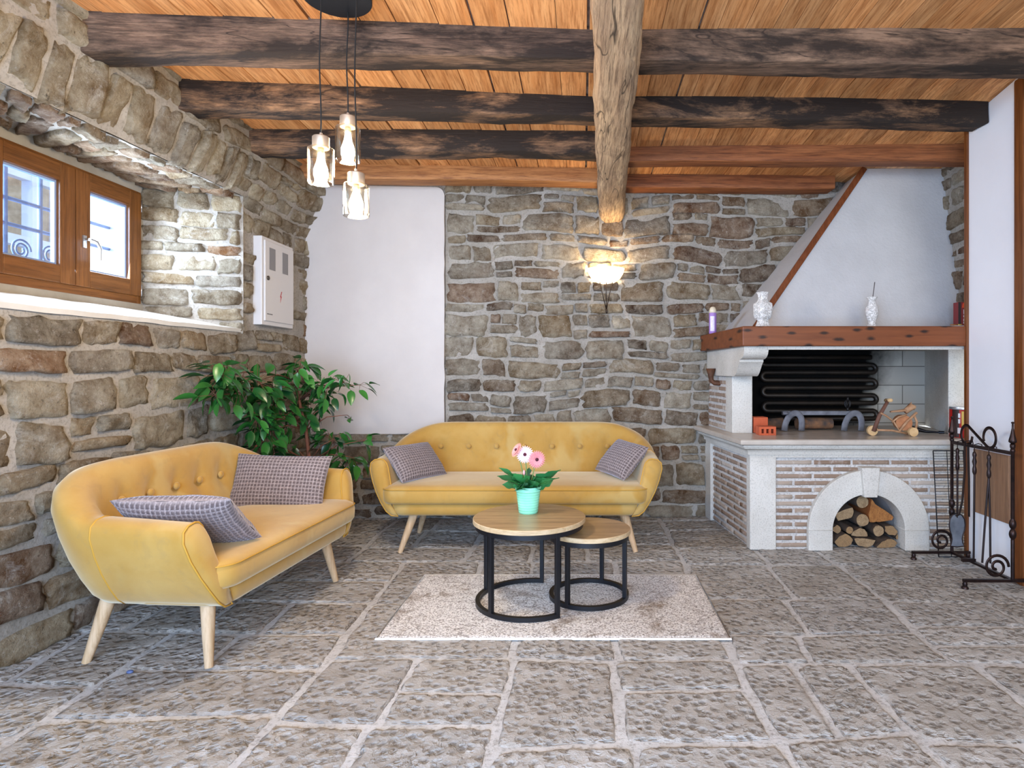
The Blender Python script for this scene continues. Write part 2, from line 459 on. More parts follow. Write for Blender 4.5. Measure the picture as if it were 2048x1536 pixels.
# ---- back wall
b = B()
fB = lambda u, v, d: (u, yb(u) - d, v)
masonry(b, -2.42, -1.155, 0.0, 0.625, fB, 31, (0.1, 0.2), (0.16, 0.4), 0.014, 0.03)
TINT = lambda u, v, rng: rng.choice((0.3, 0.5, 0.12))
masonry(b, -2.42, -1.155, 0.625, 0.717, fB, 36, (0.09, 0.1), (0.4, 0.7), 0.008, 0.05, split=0)
TINT = tint_back
masonry(b, -1.155, 1.36, 0.0, 0.9, fB, 32, (0.10, 0.24), (0.13, 0.42), 0.010, 0.032, warp=0.05, split=0.4)
masonry(b, -1.155, 1.36, 0.9, 2.0, fB, 33, (0.085, 0.23), (0.12, 0.4), 0.010, 0.034, warp=0.05, split=0.4)
masonry(b, -1.155, 2.45, 2.0, 2.98, fB, 34, (0.085, 0.22), (0.13, 0.42), 0.010, 0.034, warp=0.05, split=0.4)
masonry(b, 1.36, 2.45, 1.5, 2.0, fB, 35, (0.07, 0.15), (0.13, 0.32), 0.016, 0.034)
b.grid(lambda s, t: fB(lerp(-2.42, -1.155, s), lerp(2.72, 2.98, t), 0.0), 10, 3, 1)
b.prism([(-2.7, 5.036), (2.6, 5.2), (2.6, 5.4), (-2.7, 5.4)], -0.05, 3.05, 1)
wall_back = struct(b.build('wall_back', [m_stone_b, m_mortar], attr='tint'))
b = B()
poly = []
x0, x1, z0, z1 = -2.35, -1.160, 0.715, 2.785
for k in range(13): poly.append((x0 + (x1 - x0) * k / 12, z0 + 0.006 * nz(k * 1.3, 0)))
for k in range(1, 22): poly.append((x1 + 0.008 * nz(k * 0.9, 5), z0 + (z1 - 0.07 - z0) * k / 21))
for k in range(1, 7):
    a = pi / 2 * k / 6; poly.append((x1 - 0.07 + 0.07 * cos(a), z1 - 0.07 + 0.07 * sin(a)))
poly.append((x0, z1 + 0.01))
b.prism(poly, 0.0, 0.09)
b.v = [(x, 5.0 + 0.03 * (x + 2.3) + d, z) for x, z, d in b.v]
o = b.build('plaster_panel', m_plaster, wall_back, smooth=False)

# ---- right wall: stone beyond the fireplace, white partition in front
b = B()
fW = lambda u, v, d: (2.86 - d, u, v)
masonry(b, 3.98, 5.25, 1.45, 2.98, fW, 41, (0.1, 0.18), (0.12, 0.26), 0.022, 0.028, flip=True)
b.grid(lambda s, t: (2.95, lerp(3.5, -1.2, s), lerp(0, 3.1, t)), 2, 2, 1)
wall_right = struct(b.build('wall_right', [m_stone_b, m_mortar], attr='tint'))
def ceil(x, y):
    return CZ + 1.61 + 0.03 * min(1, max(0, (4.2 - y) / 1.2)) + 0.10 * min(1, max(0, x / 2.5)) * min(1, max(0, (4.4 - y) / 0.8))
b = B()
v = [(2.57, 3.54, 0), (2.57, 4.0, 0), (2.57, 4.0, ceil(2.57, 4.0)), (2.57, 3.54, ceil(2.57, 3.54)),
     (2.67, 3.54, 0), (2.67, 4.0, 0), (2.67, 4.0, ceil(2.67, 4.0)), (2.67, 3.54, ceil(2.67, 3.54))]
b.add(v, [(0, 1, 2, 3), (4, 7, 6, 5), (0, 3, 7, 4), (1, 5, 6, 2), (3, 2, 6, 7), (0, 4, 5, 1)])
partition = b.build('wall_partition', m_paint, smooth=False); struct(partition)
b = B(); b.box((2.555, 3.99, 0), (2.60, 4.02, CZ + 1.66))
struct(bevel(b.build('trim_1', m_trim, smooth=False), 0.003))
b = B(); b.box((2.548, 3.44, 0), (2.72, 3.545, CZ + 1.70)); b.box((2.540, 3.46, 0), (2.550, 3.53, CZ + 1.70))
struct(bevel(b.build('trim_2', m_trim, smooth=False), 0.004))

# ---- ceiling boards
rng = random.Random(5)
b = B(); x = -2.62
while x < 3.0:
    w = rng.uniform(0.15, 0.24) if x < 0.5 else rng.uniform(0.09, 0.14); g = rng.choice((0.003, 0.006, 0.014, 0.012)) if x < 0.5 else rng.choice((0.003, 0.003, 0.006))
    tn = rng.random()
    ys = [-1.2, 0.2, 1.5, 2.2, 2.8, 3.2, 3.6, 4.0, 4.4, 5.3]
    dz = rng.uniform(-0.003, 0.003); sk = 0.0
    vs = []
    for y in ys:
        for (xx, zz) in ((x, 0.022), (x, 0), (x + w - g, 0), (x + w - g, 0.022)):
            vs.append((xx, y, ceil(xx, y) + zz + dz))
    fs = []
    for k in range(len(ys) - 1):
        for q in range(3): fs.append((4*k+q, 4*k+q+1, 4*(k+1)+q+1, 4*(k+1)+q))
    b.add(vs, [tuple(reversed(f)) for f in fs], 0, None, tn)
    x += w
b.grid(lambda s, t: (lerp(-2.7, 3.1, s), lerp(-1.2, 5.3, t), ceil(lerp(-2.7, 3.1, s), lerp(-1.2, 5.3, t)) + 0.016), 30, 30, 1)
m_gap = simple('ceiling_gap_foam', '#4A4038', 0.9, c2='#8f8a80', scale=12)
struct(b.build('ceiling', [m_board, m_gap], smooth=False, attr='tint'))

# ---- joists and the girder below them
def beam(name, p0, p1, w, z0, z1, mat, label, seed, rough=0.01, ny=70, group=None, rnd=0.05, axis='X', cat='beam', both=False):
    """p0,p1 = plan ends of the near lower edge; z0/z1 = underside at the ends"""
    b = B(); d = Vector((p1[0]-p0[0], p1[1]-p0[1], 0)); L = d.length; d.normalize(); nrm = Vector((-d.y, d.x, 0))
    sec = []
    K = 4
    H = 1.0
    # section: (across 0..1, height 0..1), near face first
    pts = [(0, 1), (0, 0.66), (0, 0.33), (0, rnd), (rnd * 0.35, rnd * 0.3), (rnd, 0), (0.35, 0), (0.65, 0), (1 - rnd, 0), (1 - rnd * 0.35, rnd * 0.3), (1, rnd), (1, 0.5), (1, 1)]
    for i in range(ny + 1):
        t = i / ny; c = Vector((p0[0], p0[1], 0)) + d * (L * t); zb = lerp(z0, z1, t)
        top = ceil(c.x, c.y) + 0.012
        ww = w * (1 + 0.05 * nz(t * 3, seed)); bow = 0.012 * nz(t * 2.2, seed + 9)
        for k, (a, h) in enumerate(pts):
            q = c + nrm * (a * ww)
            z = lerp(zb, top, h) + (bow if h < 0.9 else 0)
            amp = rough if h < 0.9 else 0
            q = q + nrm * (amp * (nz(q.x * 2.0, z * 6, seed) * 0.8 + 0.35 * nz(q.x * 9, q.y * 9, z * 14 + seed)))
            z += amp * (nz(q.x * 2.4, a * 0.8, seed + 4) * 0.9 + 0.4 * nz(q.x * 11, a * 2.0, seed)) * (0 if h >= 0.9 else 1)
            b.v.append((q.x, q.y, z)); b.a.append(0)
    n = len(pts)
    for i in range(ny):
        for k in range(n - 1):
            b.f.append((i*n+k+1, i*n+k, (i+1)*n+k, (i+1)*n+k+1)); b.m.append(0)
    b.f.append(tuple(range(n))); b.m.append(0)
    b.f.append(tuple(ny*n + k for k in reversed(range(n)))); b.m.append(0)
    o = b.build(name, mat, ang=50)
    return tag(o, label, cat, 'ceiling joists' if group is None else group)
def ext(a, c, xa, xc):
    f = lambda x: a[1] + (c[1] - a[1]) * (x - a[0]) / (c[0] - a[0])
    return (xa, f(xa)), (xc, f(xc))
p, q = ext((-2.30, 2.74), (2.25, 3.03), -2.42, 2.92)
beam('ceiling_joist', p, q, 0.155, CZ + 1.46, CZ + 1.55, m_old, 'weathered grey brown joist, thickest and nearest, in front of the pendant lights', 3, 0.014)
p, q = ext((-2.25, 3.36), (2.35, 3.77), -2.40, 2.565)
beam('ceiling_joist', p, q, 0.15, CZ + 1.46, CZ + 1.56, m_old2, 'charred dark joist with scraped orange patches, second from the front, ending at the white partition', 17, 0.012)
beam('ceiling_joist', (-2.40, 4.01), (0.16, 4.05), 0.15, CZ + 1.47, CZ + 1.47, m_old2, 'rough blackened joist with a ragged underside, left of the girder behind the glass lamps', 31, 0.026)
beam('ceiling_joist', (0.15, 4.33), (2.86, 4.30), 0.135, CZ + 1.50, CZ + 1.50, m_red, 'reddish pine joist with a long crack, passing above the white fireplace hood', 45, 0.004)
beam('ceiling_joist', (-2.40, 4.66), (0.20, 4.80), 0.17, CZ + 1.50, CZ + 1.50, m_pine, 'honey coloured knotty pine joist against the wall above the white plaster panel', 52, 0.004)
beam('ceiling_joist', (0.20, 4.93), (2.09, 4.965), 0.165, CZ + 1.50, CZ + 1.50, m_red, 'short red brown pine joist against the stone wall, ending at the fireplace hood', 63, 0.004)

b = B(); ny = 150; ns = 32
for i in range(ny + 1):
    y = lerp(0.6, 5.10, i / ny); cx = 0.13 + (y - 2.2) * 0.040; w = lerp(0.205, 0.215, min(1, max(0, (y - 2.2) / 2.8)))
    zb = CZ + lerp(1.40, 1.25, min(1, max(0, (y - 1.2) / 3.8)))
    zt = CZ + 1.52 + 0.08 * max(0, 1 - y / 2.5)
    if i == ny: w *= 0.9
    for k in range(ns):
        t = 2 * pi * k / ns
        ex = 0.5
        cc = math.copysign(abs(cos(t)) ** ex, cos(t)); ss = math.copysign(abs(sin(t)) ** ex, sin(t))
        r = 1 + 0.07 * nz(cos(t) * 1.3 + 5, sin(t) * 1.3, y * 2.3) + 0.07 * nz(cos(t) * 4, sin(t) * 4, y * 5) + 0.05 * nz(cos(t) * 9, sin(t) * 9, y * 13)
        b.v.append((cx + w / 2 * cc * r + 0.012 * nz(y * 1.7, 3), y, (zb + zt) / 2 + (zt - zb) / 2 * ss * r)); b.a.append(0)
for i in range(ny):
    for k in range(ns):
        k2 = (k + 1) % ns; b.f.append((i*ns+k, (i+1)*ns+k, (i+1)*ns+k2, i*ns+k2)); b.m.append(0)
b.f.append(tuple(range(ns))); b.m.append(0); b.f.append(tuple(ny*ns + k for k in reversed(range(ns)))); b.m.append(0)
tag(b.build('ceiling_girder', m_girder, ang=60), 'rough hewn worm-eaten log girder running towards the stone wall above the wall lamp', 'beam')

# ------------------------------------------------------------------ flagstone floor
def floor_mat():
    t = NT('flagstone'); v = t.co()
    base = t.ramp(t.attr('tint'), [(0.0, '#A7A29C'), (0.2, '#BAB6B0'), (0.4, '#A39B90'), (0.6, '#C2BEB8'), (0.8, '#AFA9A1'), (1.0, '#B8B2AA')])
    n1 = t.noise(v, 5, 8, 0.7); n2 = t.noise(v, 38, 7, 0.75)
    sv = t.co((1.0, 1.3, 1.0), (0, 0, 0.5))
    pit = t.math('ADD', t.math('MULTIPLY', t.vor(t.mix(0.045, v, t.n('ShaderNodeTexNoise').outputs['Color']), 30), 0.75), t.math('MULTIPLY', t.noise(sv, 22, 6, 0.65, 0.5), 0.5)); pit2 = t.noise(sv, 75, 5, 0.7)
    c = t.mix(t.ramp(n1, [(0.3, 0.0), (0.7, 1.0)]), t.mix(1.0, base, (0.72, 0.69, 0.65, 1), 'MULTIPLY'), t.mix(0.35, base, '#D2CFCA'))
    c = t.mix(t.ramp(pit, [(0.38, 0.55), (0.50, 0.0)]), c, '#4E4842')
    c = t.mix(t.ramp(n2, [(0.6, 0.0), (0.78, 0.5)]), c, '#D8D2C8')
    t.col(c); t.set(Roughness=0.62, Specular_IOR_Level=0.4)
    h = t.math('ADD', t.ramp(pit, [(0.36, 0.0), (0.7, 1.0)]), t.math('MULTIPLY', pit2, 0.5))
    t.bump(h, 0.9, 0.022); return t.m
m_flag = floor_mat()
b = B(); rng = random.Random(77)
def slab(c, tn, fine):
    """c: four plan corners, anticlockwise from near left"""
    g = rng.uniform(0.004, 0.011); so = rng.uniform(0, 50)
    w = (Vector(c[1]) - Vector(c[0])).length; d = (Vector(c[3]) - Vector(c[0])).length
    if w < 0.06 or d < 0.06: return
    r = 0.014 if fine else 0.08
    nu, nv = max(5, int(w / r)), max(5, int(d / r))
    rg = rng.uniform(0.5, 1.4); k = rng.uniform(0.03, 0.2); tl = rng.uniform(-0.002, 0.002)
    def f(s, t):
        a, e = 2 * s - 1, 2 * t - 1
        x = a * sqrt(1 - k * e ** 6 / 2) * (1 - 2 * g / w); y = e * sqrt(1 - k * a ** 6 / 2) * (1 - 2 * g / d)
        x *= 1 + 0.05 * nz(e * 2 + so, a, 1); y *= 1 + 0.05 * nz(a * 2 + so, e, 5)
        s2, t2 = (x + 1) / 2, (y + 1) / 2
        px = lerp(lerp(c[0][0], c[1][0], s2), lerp(c[3][0], c[2][0], s2), t2)
        py = lerp(lerp(c[0][1], c[1][1], s2), lerp(c[3][1], c[2][1], s2), t2)
        m = max(abs(a), abs(e))
        if m > 0.999: z = -0.016
        else:
            ca, sa = cos(so), sin(so); qx, qy = px * ca + py * sa, -px * sa + py * ca
            pt = nz(qx * 24, qy * 38, so); z = 0.003 + tl * a + 0.004 * nz(px * 5, py * 9, so) + rg * (0.0075 * min(0.15, pt) + 0.004 * nz(qx * 45, qy * 70, so))
            z -= 0.005 * max(0, (m - 0.9) / 0.1)
        return (px, py, z)
    b.grid(f, nu, nv, 0, tn)
def wq(x, y): return (x + 0.07 * nz(x * 1.1, y * 1.1, 1) + 0.025 * nz(x * 4, y * 4, 2), y + 0.07 * nz(x * 1.1, y * 1.1, 7) + 0.025 * nz(x * 4, y * 4, 8))
def dissect(x0, y0, x1, y1, k0, k1):
    """random flagstone layout: split until the pieces are slab sized"""
    w, h = x1 - x0, y1 - y0
    lim = rng.uniform(0.5, 0.98)
    if max(w, h * 1.25) < lim or (w < 0.5 and h < 0.42 and rng.random() < 0.8):
        c = [wq(x0 + k0 * 0, y0), wq(x1, y0), wq(x1 + k1 * h, y1), wq(x0 + k0 * h, y1)]
        slab(c, rng.random(), y1 > 1.55 and y0 < 5.0); return
    if w > h * rng.uniform(0.9, 1.5):
        q = lerp(x0, x1, rng.uniform(0.36, 0.64)); dissect(x0, y0, q, y1, k0, 0.0); dissect(q, y0, x1, y1, 0.0, k1)
    else:
        q = lerp(y0, y1, rng.uniform(0.36, 0.64)); dissect(x0, y0, x1, q, k0, k1); dissect(x0, q, x1, y1, k0, k1)
dissect(-2.75, -1.2, 3.0, 5.3, 0, 0)
b.grid(lambda s, t: (lerp(-2.8, 3.1, s), lerp(-1.2, 5.4, t), -0.0065 + 0.0025 * nz(s * 60, t * 60)), 110, 120, 1)
floor = struct(b.build('floor', [m_flag, m_fmortar], attr='tint'))
# ------------------------------------------------------------------ furniture
def velvet():
    t = NT('mustard_velvet'); v = t.co()
    n = t.noise(v, 3.2, 6, 0.6, 0.5); n2 = t.noise(v, 14, 5, 0.6, 0.8)
    c = t.mix(t.ramp(n, [(0.35, 0.0), (0.68, 1.0)]), '#A88038', '#B5914E')
    c = t.mix(t.ramp(n2, [(0.55, 0.0), (0.72, 0.35)]), c, '#94794A')
    n3 = t.noise(v, 2.0, 3, 0.5, 1.2); c = t.mix(t.ramp(n3, [(0.52, 0.0), (0.62, 0.55)]), c, '#B8A067')
    t.col(c); t.set(Roughness=0.75, Specular_IOR_Level=0.2, Sheen_Weight=0.55, Sheen_Roughness=0.45, Sheen_Tint=(1.0, 0.93, 0.72, 1))
    t.bump(t.noise(v, 9, 4, 0.6, 0.6), 0.12, 0.01); return t.m
m_velvet = velvet()
m_seam = simple('mustard_piping', '#B98B2E', 0.7)
m_leg = wood('pale_oak_leg', '#CDB292', '#BFA07A', '#A98A63', 'Z', knots=False, bs=0.05)
m_black = simple('black_steel', '#16181D', 0.4, 0.3)

def sofa(label, hw, nb, bsp, loc, rz, feet, yR, name='two_seat_sofa'):
    T = thing(name, label, 'sofa', loc, rz)
    yA, yB, r = 0.02, 0.80, min(0.33, hw * 0.42)
    hb = hw - 0.145
    # plan path of the rim
    seg = [('l', (-hw, yA), (-hw, yB - r)), ('a', (-hw + r, yB - r), pi), ('l', (-hw + r, yB), (hw - r, yB)), ('a', (hw - r, yB - r), pi / 2), ('l', (hw, yB - r), (hw, yA))]
    path = []
    def lineseg(a, c, n, last=False):
        for k in range(n + (1 if last else 0)):
            t = k / n; path.append((lerp(a[0], c[0], t), lerp(a[1], c[1], t)))
    lineseg((-hw, yA), (-hw, yB - r), 22)
    for k in range(26):
        a = pi - (pi / 2) * k / 26; path.append((-hw + r + r * cos(a), yB - r + r * sin(a)))
    nback = max(60, int((2 * hw - 2 * r) / 0.014)); lineseg((-hw + r, yB), (hw - r, yB), nback)
    for k in range(26):
        a = pi / 2 - (pi / 2) * k / 26; path.append((hw - r + r * cos(a), yB - r + r * sin(a)))
    lineseg((hw, yB - r), (hw, yA), 22, True)
    N = len(path)
    prof_o = [(-0.21, 0.0), (-0.165, 0.015), (-0.130, 0.09), (-0.092, 0.24), (-0.055, 0.42), (-0.024, 0.62), (-0.003, 0.82), (-0.008, 0.93), (-0.034, 0.985), (-0.07, 1.0)]
    prof_i = [(-0.108, 0.985), (-0.132, 0.93), (-0.145, 0.85), (-0.155, 0.75), (-0.165, 0.65), (-0.175, 0.55), (-0.184, 0.45), (-0.194, 0.35), (-0.205, 0.24), (-0.215, 0.1)]
    bz = 0.655
    btn = [((k - (nb - 1) / 2) * bsp) for k in range(nb)]
    b = B(); M_ = len(prof_o) + len(prof_i)
    cum = 0
    for i, (x, y) in enumerate(path):
        q0, q1 = path[max(0, i-1)], path[min(N-1, i+1)]
        tx, ty = q1[0] - q0[0], q1[1] - q0[1]; L = sqrt(tx*tx + ty*ty); nx, ny = -ty / L, tx / L
        # rim height: low arms rising round the corner into the back
        prog = sst((y - (yB - r) + 0.10) / (r + 0.06)) * (1 if y > 0.3 else 0)
        side = min(1, max(0, (y - yA) / (yB - r - yA)))
        edge = sst((hw - 0.02 - abs(x)) / 0.42)
        tt = min(1, max(0, (abs(x) - (hw - 0.46)) / 0.46))
        h = 0.64 + 0.02 * side + 0.18 * sqrt(max(0, 1 - tt ** 2.1)) * (1 if y > 0.35 else 0)
        fwd = 1 - side
        for k, (o, t) in enumerate(prof_o + prof_i):
            z = 0.265 + (h - 0.265) * t
            oo = o * (1.0 if k < len(prof_o) else lerp(0.86, 1.0, side)) * (1 if prog > 0.01 or k < len(prof_o) else 1)
            px, py = x + nx * oo, y + ny * oo
            if k >= len(prof_o) and prog > 0.4:
                for bx in btn:
                    d2 = (px - bx) ** 2 + ((z - bz) * 1.0) ** 2
                    dd = 0.034 * exp(-d2 / 0.0011) + 0.018 * exp(-d2 / 0.007)
                    px += nx * dd; py += ny * dd
                py += 0.0 - 0.012 * nz(px * 4, z * 5, 3)
            py += fwd * (0.06 * sst(t * 1.05) + 0.0)
            b.v.append((px, py, z)); b.a.append(0)
    for i in range(N - 1):
        for k in range(M_ - 1):
            b.f.append((i*M_+k, i*M_+k+1, (i+1)*M_+k+1, (i+1)*M_+k)); b.m.append(0)
        b.f.append((i*M_+M_-1, i*M_, (i+1)*M_, (i+1)*M_+M_-1)); b.m.append(0)
    pipes = []
    for i in (0, N - 1):
        base = i * M_; c = Vector((0, 0, 0))
        pts = [Vector(b.v[base + k]) for k in range(M_)]
        for p in pts: c += p / M_
        prev = [base + k for k in range(M_)]
        for sc, fw in ((0.93, 0.014), (0.7, 0.028), (0.35, 0.034)):
            cur = []
            for p in pts:
                q = c + (p - c) * sc; cur.append(len(b.v)); b.v.append((q.x, q.y - fw, q.z)); b.a.append(0)
            for k in range(M_):
                k2 = (k + 1) % M_
                f = (prev[k], cur[k], cur[k2], prev[k2]); b.f.append(f if i == 0 else tuple(reversed(f))); b.m.append(0)
            prev = cur
        b.f.append(tuple(prev) if i else tuple(reversed(prev))); b.m.append(0)
        pipes.append([tuple(p + (p - c) * 0.012 + Vector((0, -0.004, 0))) for p in pts])
    for i in range(len(b.f)): b.f[i] = tuple(reversed(b.f[i]))
    sh = b.build('shell', m_velvet, T)
    for pts in pipes: B().tube(pts, 0.0042, 6, closed=True).build('arm_piping', m_seam, sh)
    # seam where the back meets the arm outside
    for sgn in (-1, 1):
        i = 20 if sgn < 0 else N - 21
        B().tube([Vector(b.v[i * M_ + k]) + Vector((0.0, 0, 0.0005)) for k in range(1, len(prof_o) + 6)], 0.0035, 6).build('seam', m_seam, sh)
    # base rail
    def rounded(hx, y0, y1, r, n=8, rb=None):
        rb = rb or r
        out = []
        for cx, cy, a0, q in ((-hx + r, y0 + r, pi, r), (hx - r, y0 + r, 1.5 * pi, r), (hx - rb, y1 - rb, 0, rb), (-hx + rb, y1 - rb, pi / 2, rb)):
            for k in range(n + 1):
                a = a0 + pi / 2 * k / n; out.append((cx + q * cos(a), cy + q * sin(a)))
        return out
    def slabmesh(prof, hx, y0, y1, r, crown=0.0, rb=None):
        b2 = B(); ring = rounded(hx, y0, y1, r, 8, rb); n = len(ring); cx, cy = 0, (y0 + y1) / 2
        for (ins, z) in prof:
            for (x, y) in ring:
                sx = (hx - ins) / hx; sy = ((y1 - y0) / 2 - ins) / ((y1 - y0) / 2)
                b2.v.append((x * sx, cy + (y - cy) * sy, z)); b2.a.append(0)
        m = len(prof)
        for j in range(m - 1):
            for k in range(n):
                k2 = (k + 1) % n; b2.f.append((j*n+k, j*n+k2, (j+1)*n+k2, (j+1)*n+k)); b2.m.append(0)
        b2.f.append(tuple(reversed(range(n)))); b2.m.append(0)
        # crowned top: rings to the centre
        prev = (m - 1) * n
        for sc, up in ((0.8, 0.6), (0.5, 0.9), (0.2, 1.0)):
            st = len(b2.v)
            ins, z = prof[-1]
            for k in range(n):
                x, y, _ = b2.v[(m - 1) * n + k]; b2.v.append((x * sc, cy + (y - cy) * sc, z + crown * up)); b2.a.append(0)
            for k in range(n):
                k2 = (k + 1) % n; b2.f.append((prev + k, prev + k2, st + k2, st + k)); b2.m.append(0)
            prev = st
        b2.f.append(tuple(prev + k for k in range(n))); b2.m.append(0)
        return b2
    slabmesh([(0.05, 0.262), (0.02, 0.268), (0.004, 0.285), (0.0, 0.31), (0.0, 0.335), (0.01, 0.349), (0.05, 0.352)], hb, 0.0, 0.60, 0.09, 0.0, 0.25).build('seat_base', m_velvet, T)
    cu = slabmesh([(0.04, 0.350), (0.012, 0.353), (0.002, 0.37), (0.0, 0.40), (0.0, 0.43), (0.006, 0.452), (0.03, 0.468), (0.07, 0.474)], hb + 0.05, -0.035, 0.62, 0.10, 0.012).build('seat_cushion', m_velvet, T)
    pb = B(); ring = rounded(hb + 0.048, -0.034, 0.62, 0.10)
    pts = [(x, y, 0.449) for x, y in ring if y < 0.25]
    pts.sort(key=lambda p: (0 if p[0] < -hb + 0.1 else 1 if p[0] < hb - 0.1 else 2, p[0] if abs(p[0]) < hb - 0.1 else (-p[1] if p[0] < 0 else p[1])))
    pb.tube([(p[0] * 1.0, p[1] - 0.001, p[2]) for p in pts], 0.003, 6)
    pb.build('piping', m_seam, cu)
    for bx in btn:
        q = B().sphere((bx, yB - 0.168 + 0.024, bz), (0.019, 0.012, 0.019), 14, 8)
        q.build('button', m_velvet, T)
    for (x0, y0, x1, y1) in feet:
        q = B(); q.tube([(x1, y1, 0.275), (lerp(x1, x0, .5), lerp(y1, y0, .5), 0.1375), (x0, y0, 0.004)], [0.030, 0.024, 0.0165], 16)
        q.build('leg', m_leg, T, ang=40)
    return T
sofa('three seat mustard velvet sofa with seven back buttons against the stone wall', 1.0, 7, 0.217, (-0.455, 4.03, 0), 0,
     [(-0.79, 0.06, -0.70, 0.10), (0.82, 0.08, 0.74, 0.12), (-0.80, 0.58, -0.72, 0.52), (0.80, 0.58, 0.72, 0.52), (0.0, 0.36, 0.0, 0.36)], 0.8, 'three_seat_sofa')
sofa('two seat mustard velvet sofa turned sideways along the left stone wall under the window', 0.72, 5, 0.17, (-1.43, 3.04, 0), pi / 2 - 0.065,
     [(-0.535, 0.10, -0.50, 0.13), (0.50, 0.06, 0.46, 0.11), (-0.53, 0.65, -0.49, 0.58), (0.50, 0.63, 0.46, 0.56)], 0.8)

# ---- waffle cushions
def waffle():
    t = NT('waffle_plush'); a = t.attr('weave'); v = t.co()
    c = t.mix(a, '#564A49', '#A89B98')
    c = t.mix(t.ramp(t.noise(v, 120, 3), [(0.4, 0.4), (0.6, 0.0)]), c, '#3E3637')
    t.col(c); t.set(Roughness=0.8, Sheen_Weight=0.6, Sheen_Roughness=0.4, Sheen_Tint=(0.82, 0.85, 1, 1), Specular_IOR_Level=0.15); return t.m
m_waffle = waffle()
def pillow(label, w, h, th, mat4):
    b = B(); cell = 0.0195; nu = int(w / cell) * 4; nv = int(h / cell) * 4
    for side in (-1, 1):
        base = len(b.v)
        for j in range(nv + 1):
            for i in range(nu + 1):
                s, t = i / nu * 2 - 1, j / nv * 2 - 1
                f = max(0, (1 - abs(s) ** 3.2)) ** 0.55 * max(0, (1 - abs(t) ** 3.0)) ** 0.55
                pin = 1 - 0.06 * (1 - t * t) * abs(s) ** 2; pin2 = 1 - 0.06 * (1 - s * s) * abs(t) ** 2
                pu, pv = (i % 4) / 4, (j % 4) / 4
                line = 1.0 if (i % 4 == 0 or j % 4 == 0) else 0.0
                ht = th / 2 * f + (0.0 if line else 0.0045) * min(1, f * 4) + 0.004 * nz(s * 3, t * 3, side)
                b.v.append((s * w / 2 * pin, side * ht, t * h / 2 * pin2)); b.a.append(0.95 if line else 0.12 + 0.1 * nz(i * 3.1, j * 2.7))
        for j in range(nv):
            for i in range(nu):
                q = (base + j*(nu+1)+i, base + j*(nu+1)+i+1, base + (j+1)*(nu+1)+i+1, base + (j+1)*(nu+1)+i)
                b.f.append(q if side < 0 else tuple(reversed(q))); b.m.append(0)
    o = b.build('cushion', m_waffle, attr='weave')
    o.matrix_basis = mat4
    return tag(o, label, 'cushion', 'grey waffle cushions on the sofas')
pillow('grey waffle cushion lying against the near arm of the side sofa', 0.48, 0.36, 0.12, TR(-1.70, 2.60, 0.60, radians(-50), 0, pi + radians(3)))
pillow('grey waffle cushion propped on the far arm of the side sofa, beside the ficus', 0.55, 0.33, 0.12, TR(-1.765, 3.50, 0.595, radians(-22), radians(2), radians(2)))
pillow('grey waffle cushion on the left end of the sofa at the back', 0.42, 0.30, 0.12, TR(-1.195, 4.30, 0.595, radians(-42), 0, radians(58)))
pillow('grey waffle cushion tipped in the right corner of the sofa at the back', 0.36, 0.30, 0.12, TR(0.28, 4.33, 0.61, radians(-44), radians(4), radians(-58)))

# ---- nesting tables
def table_top_mat():
    return wood('oak_laminate', '#AE9470', '#977C58', '#6E5A42', 'X', knots=False, bs=0.03, rough=0.32, f=0.8)
m_ttop = table_top_mat()
m_tedge = wood('oak_edge_band', '#CBB592', '#BBA27C', '#A98F68', 'X', knots=False, bs=0.02, rough=0.4)
def ring_arc(b, r, z0, z1, w, a0, a1, n=48):
    closed = abs(a1 - a0) > 6.28
    V = []
    for k in range(n + 1):
        a = lerp(a0, a1, k / n)
        for rr, z in ((r - w, z0), (r, z0), (r, z1), (r - w, z1)): V.append((rr * cos(a), rr * sin(a), z))
    F = []
    for k in range(n):
        for q in range(4):
            q2 = (q + 1) % 4; F.append((4*k+q, 4*(k+1)+q, 4*(k+1)+q2, 4*k+q2))
    F.append((0, 1, 2, 3)); F.append((4*n+3, 4*n+2, 4*n+1, 4*n))
    b.add(V, F)
def table(label, loc, r, h, rb, angs, a0, a1):
    T = thing('nesting_table', label, 'coffee table', loc, 0, 'nesting coffee tables')
    b = B().lathe([(r - 0.004, h - 0.026), (r, h - 0.023), (r, h - 0.003), (r - 0.003, h)], 72)
    b.m = [1 if len(f) == 4 else 0 for f in b.f]
    o = b.build('tabletop', [m_ttop, m_tedge], T, ang=30); 
    b = B(); ring_arc(b, rb, h - 0.052, h - 0.027, 0.022, 0, 2 * pi, 64); b.build('top_frame', m_black, T, ang=40)
    b = B(); ring_arc(b, rb, 0.0, 0.022, 0.022, radians(a0), radians(a1), 64); b.build('base_ring', m_black, T, ang=40)
    for a in angs:
        a = radians(a); q = B(); q.box((-0.011, -0.011, 0.02), (0.011, 0.011, h - 0.03), 0, TR((rb - 0.011) * cos(a), (rb - 0.011) * sin(a), 0, 0, 0, a))
        bevel(q.build('leg', m_black, T, smooth=False), 0.002)
    return T
RUGZ = 0.0145
table('taller round oak topped coffee table with black steel frame, carrying the flower pot', (-0.284, 3.22, RUGZ), 0.30, 0.452, 0.287, (155, 231, 80, 305), 78, 307)
table('lower round oak topped coffee table half tucked under the taller one', (0.035, 3.29, RUGZ), 0.228, 0.372, 0.218, (145, 237, 68, 337), 0, 360)

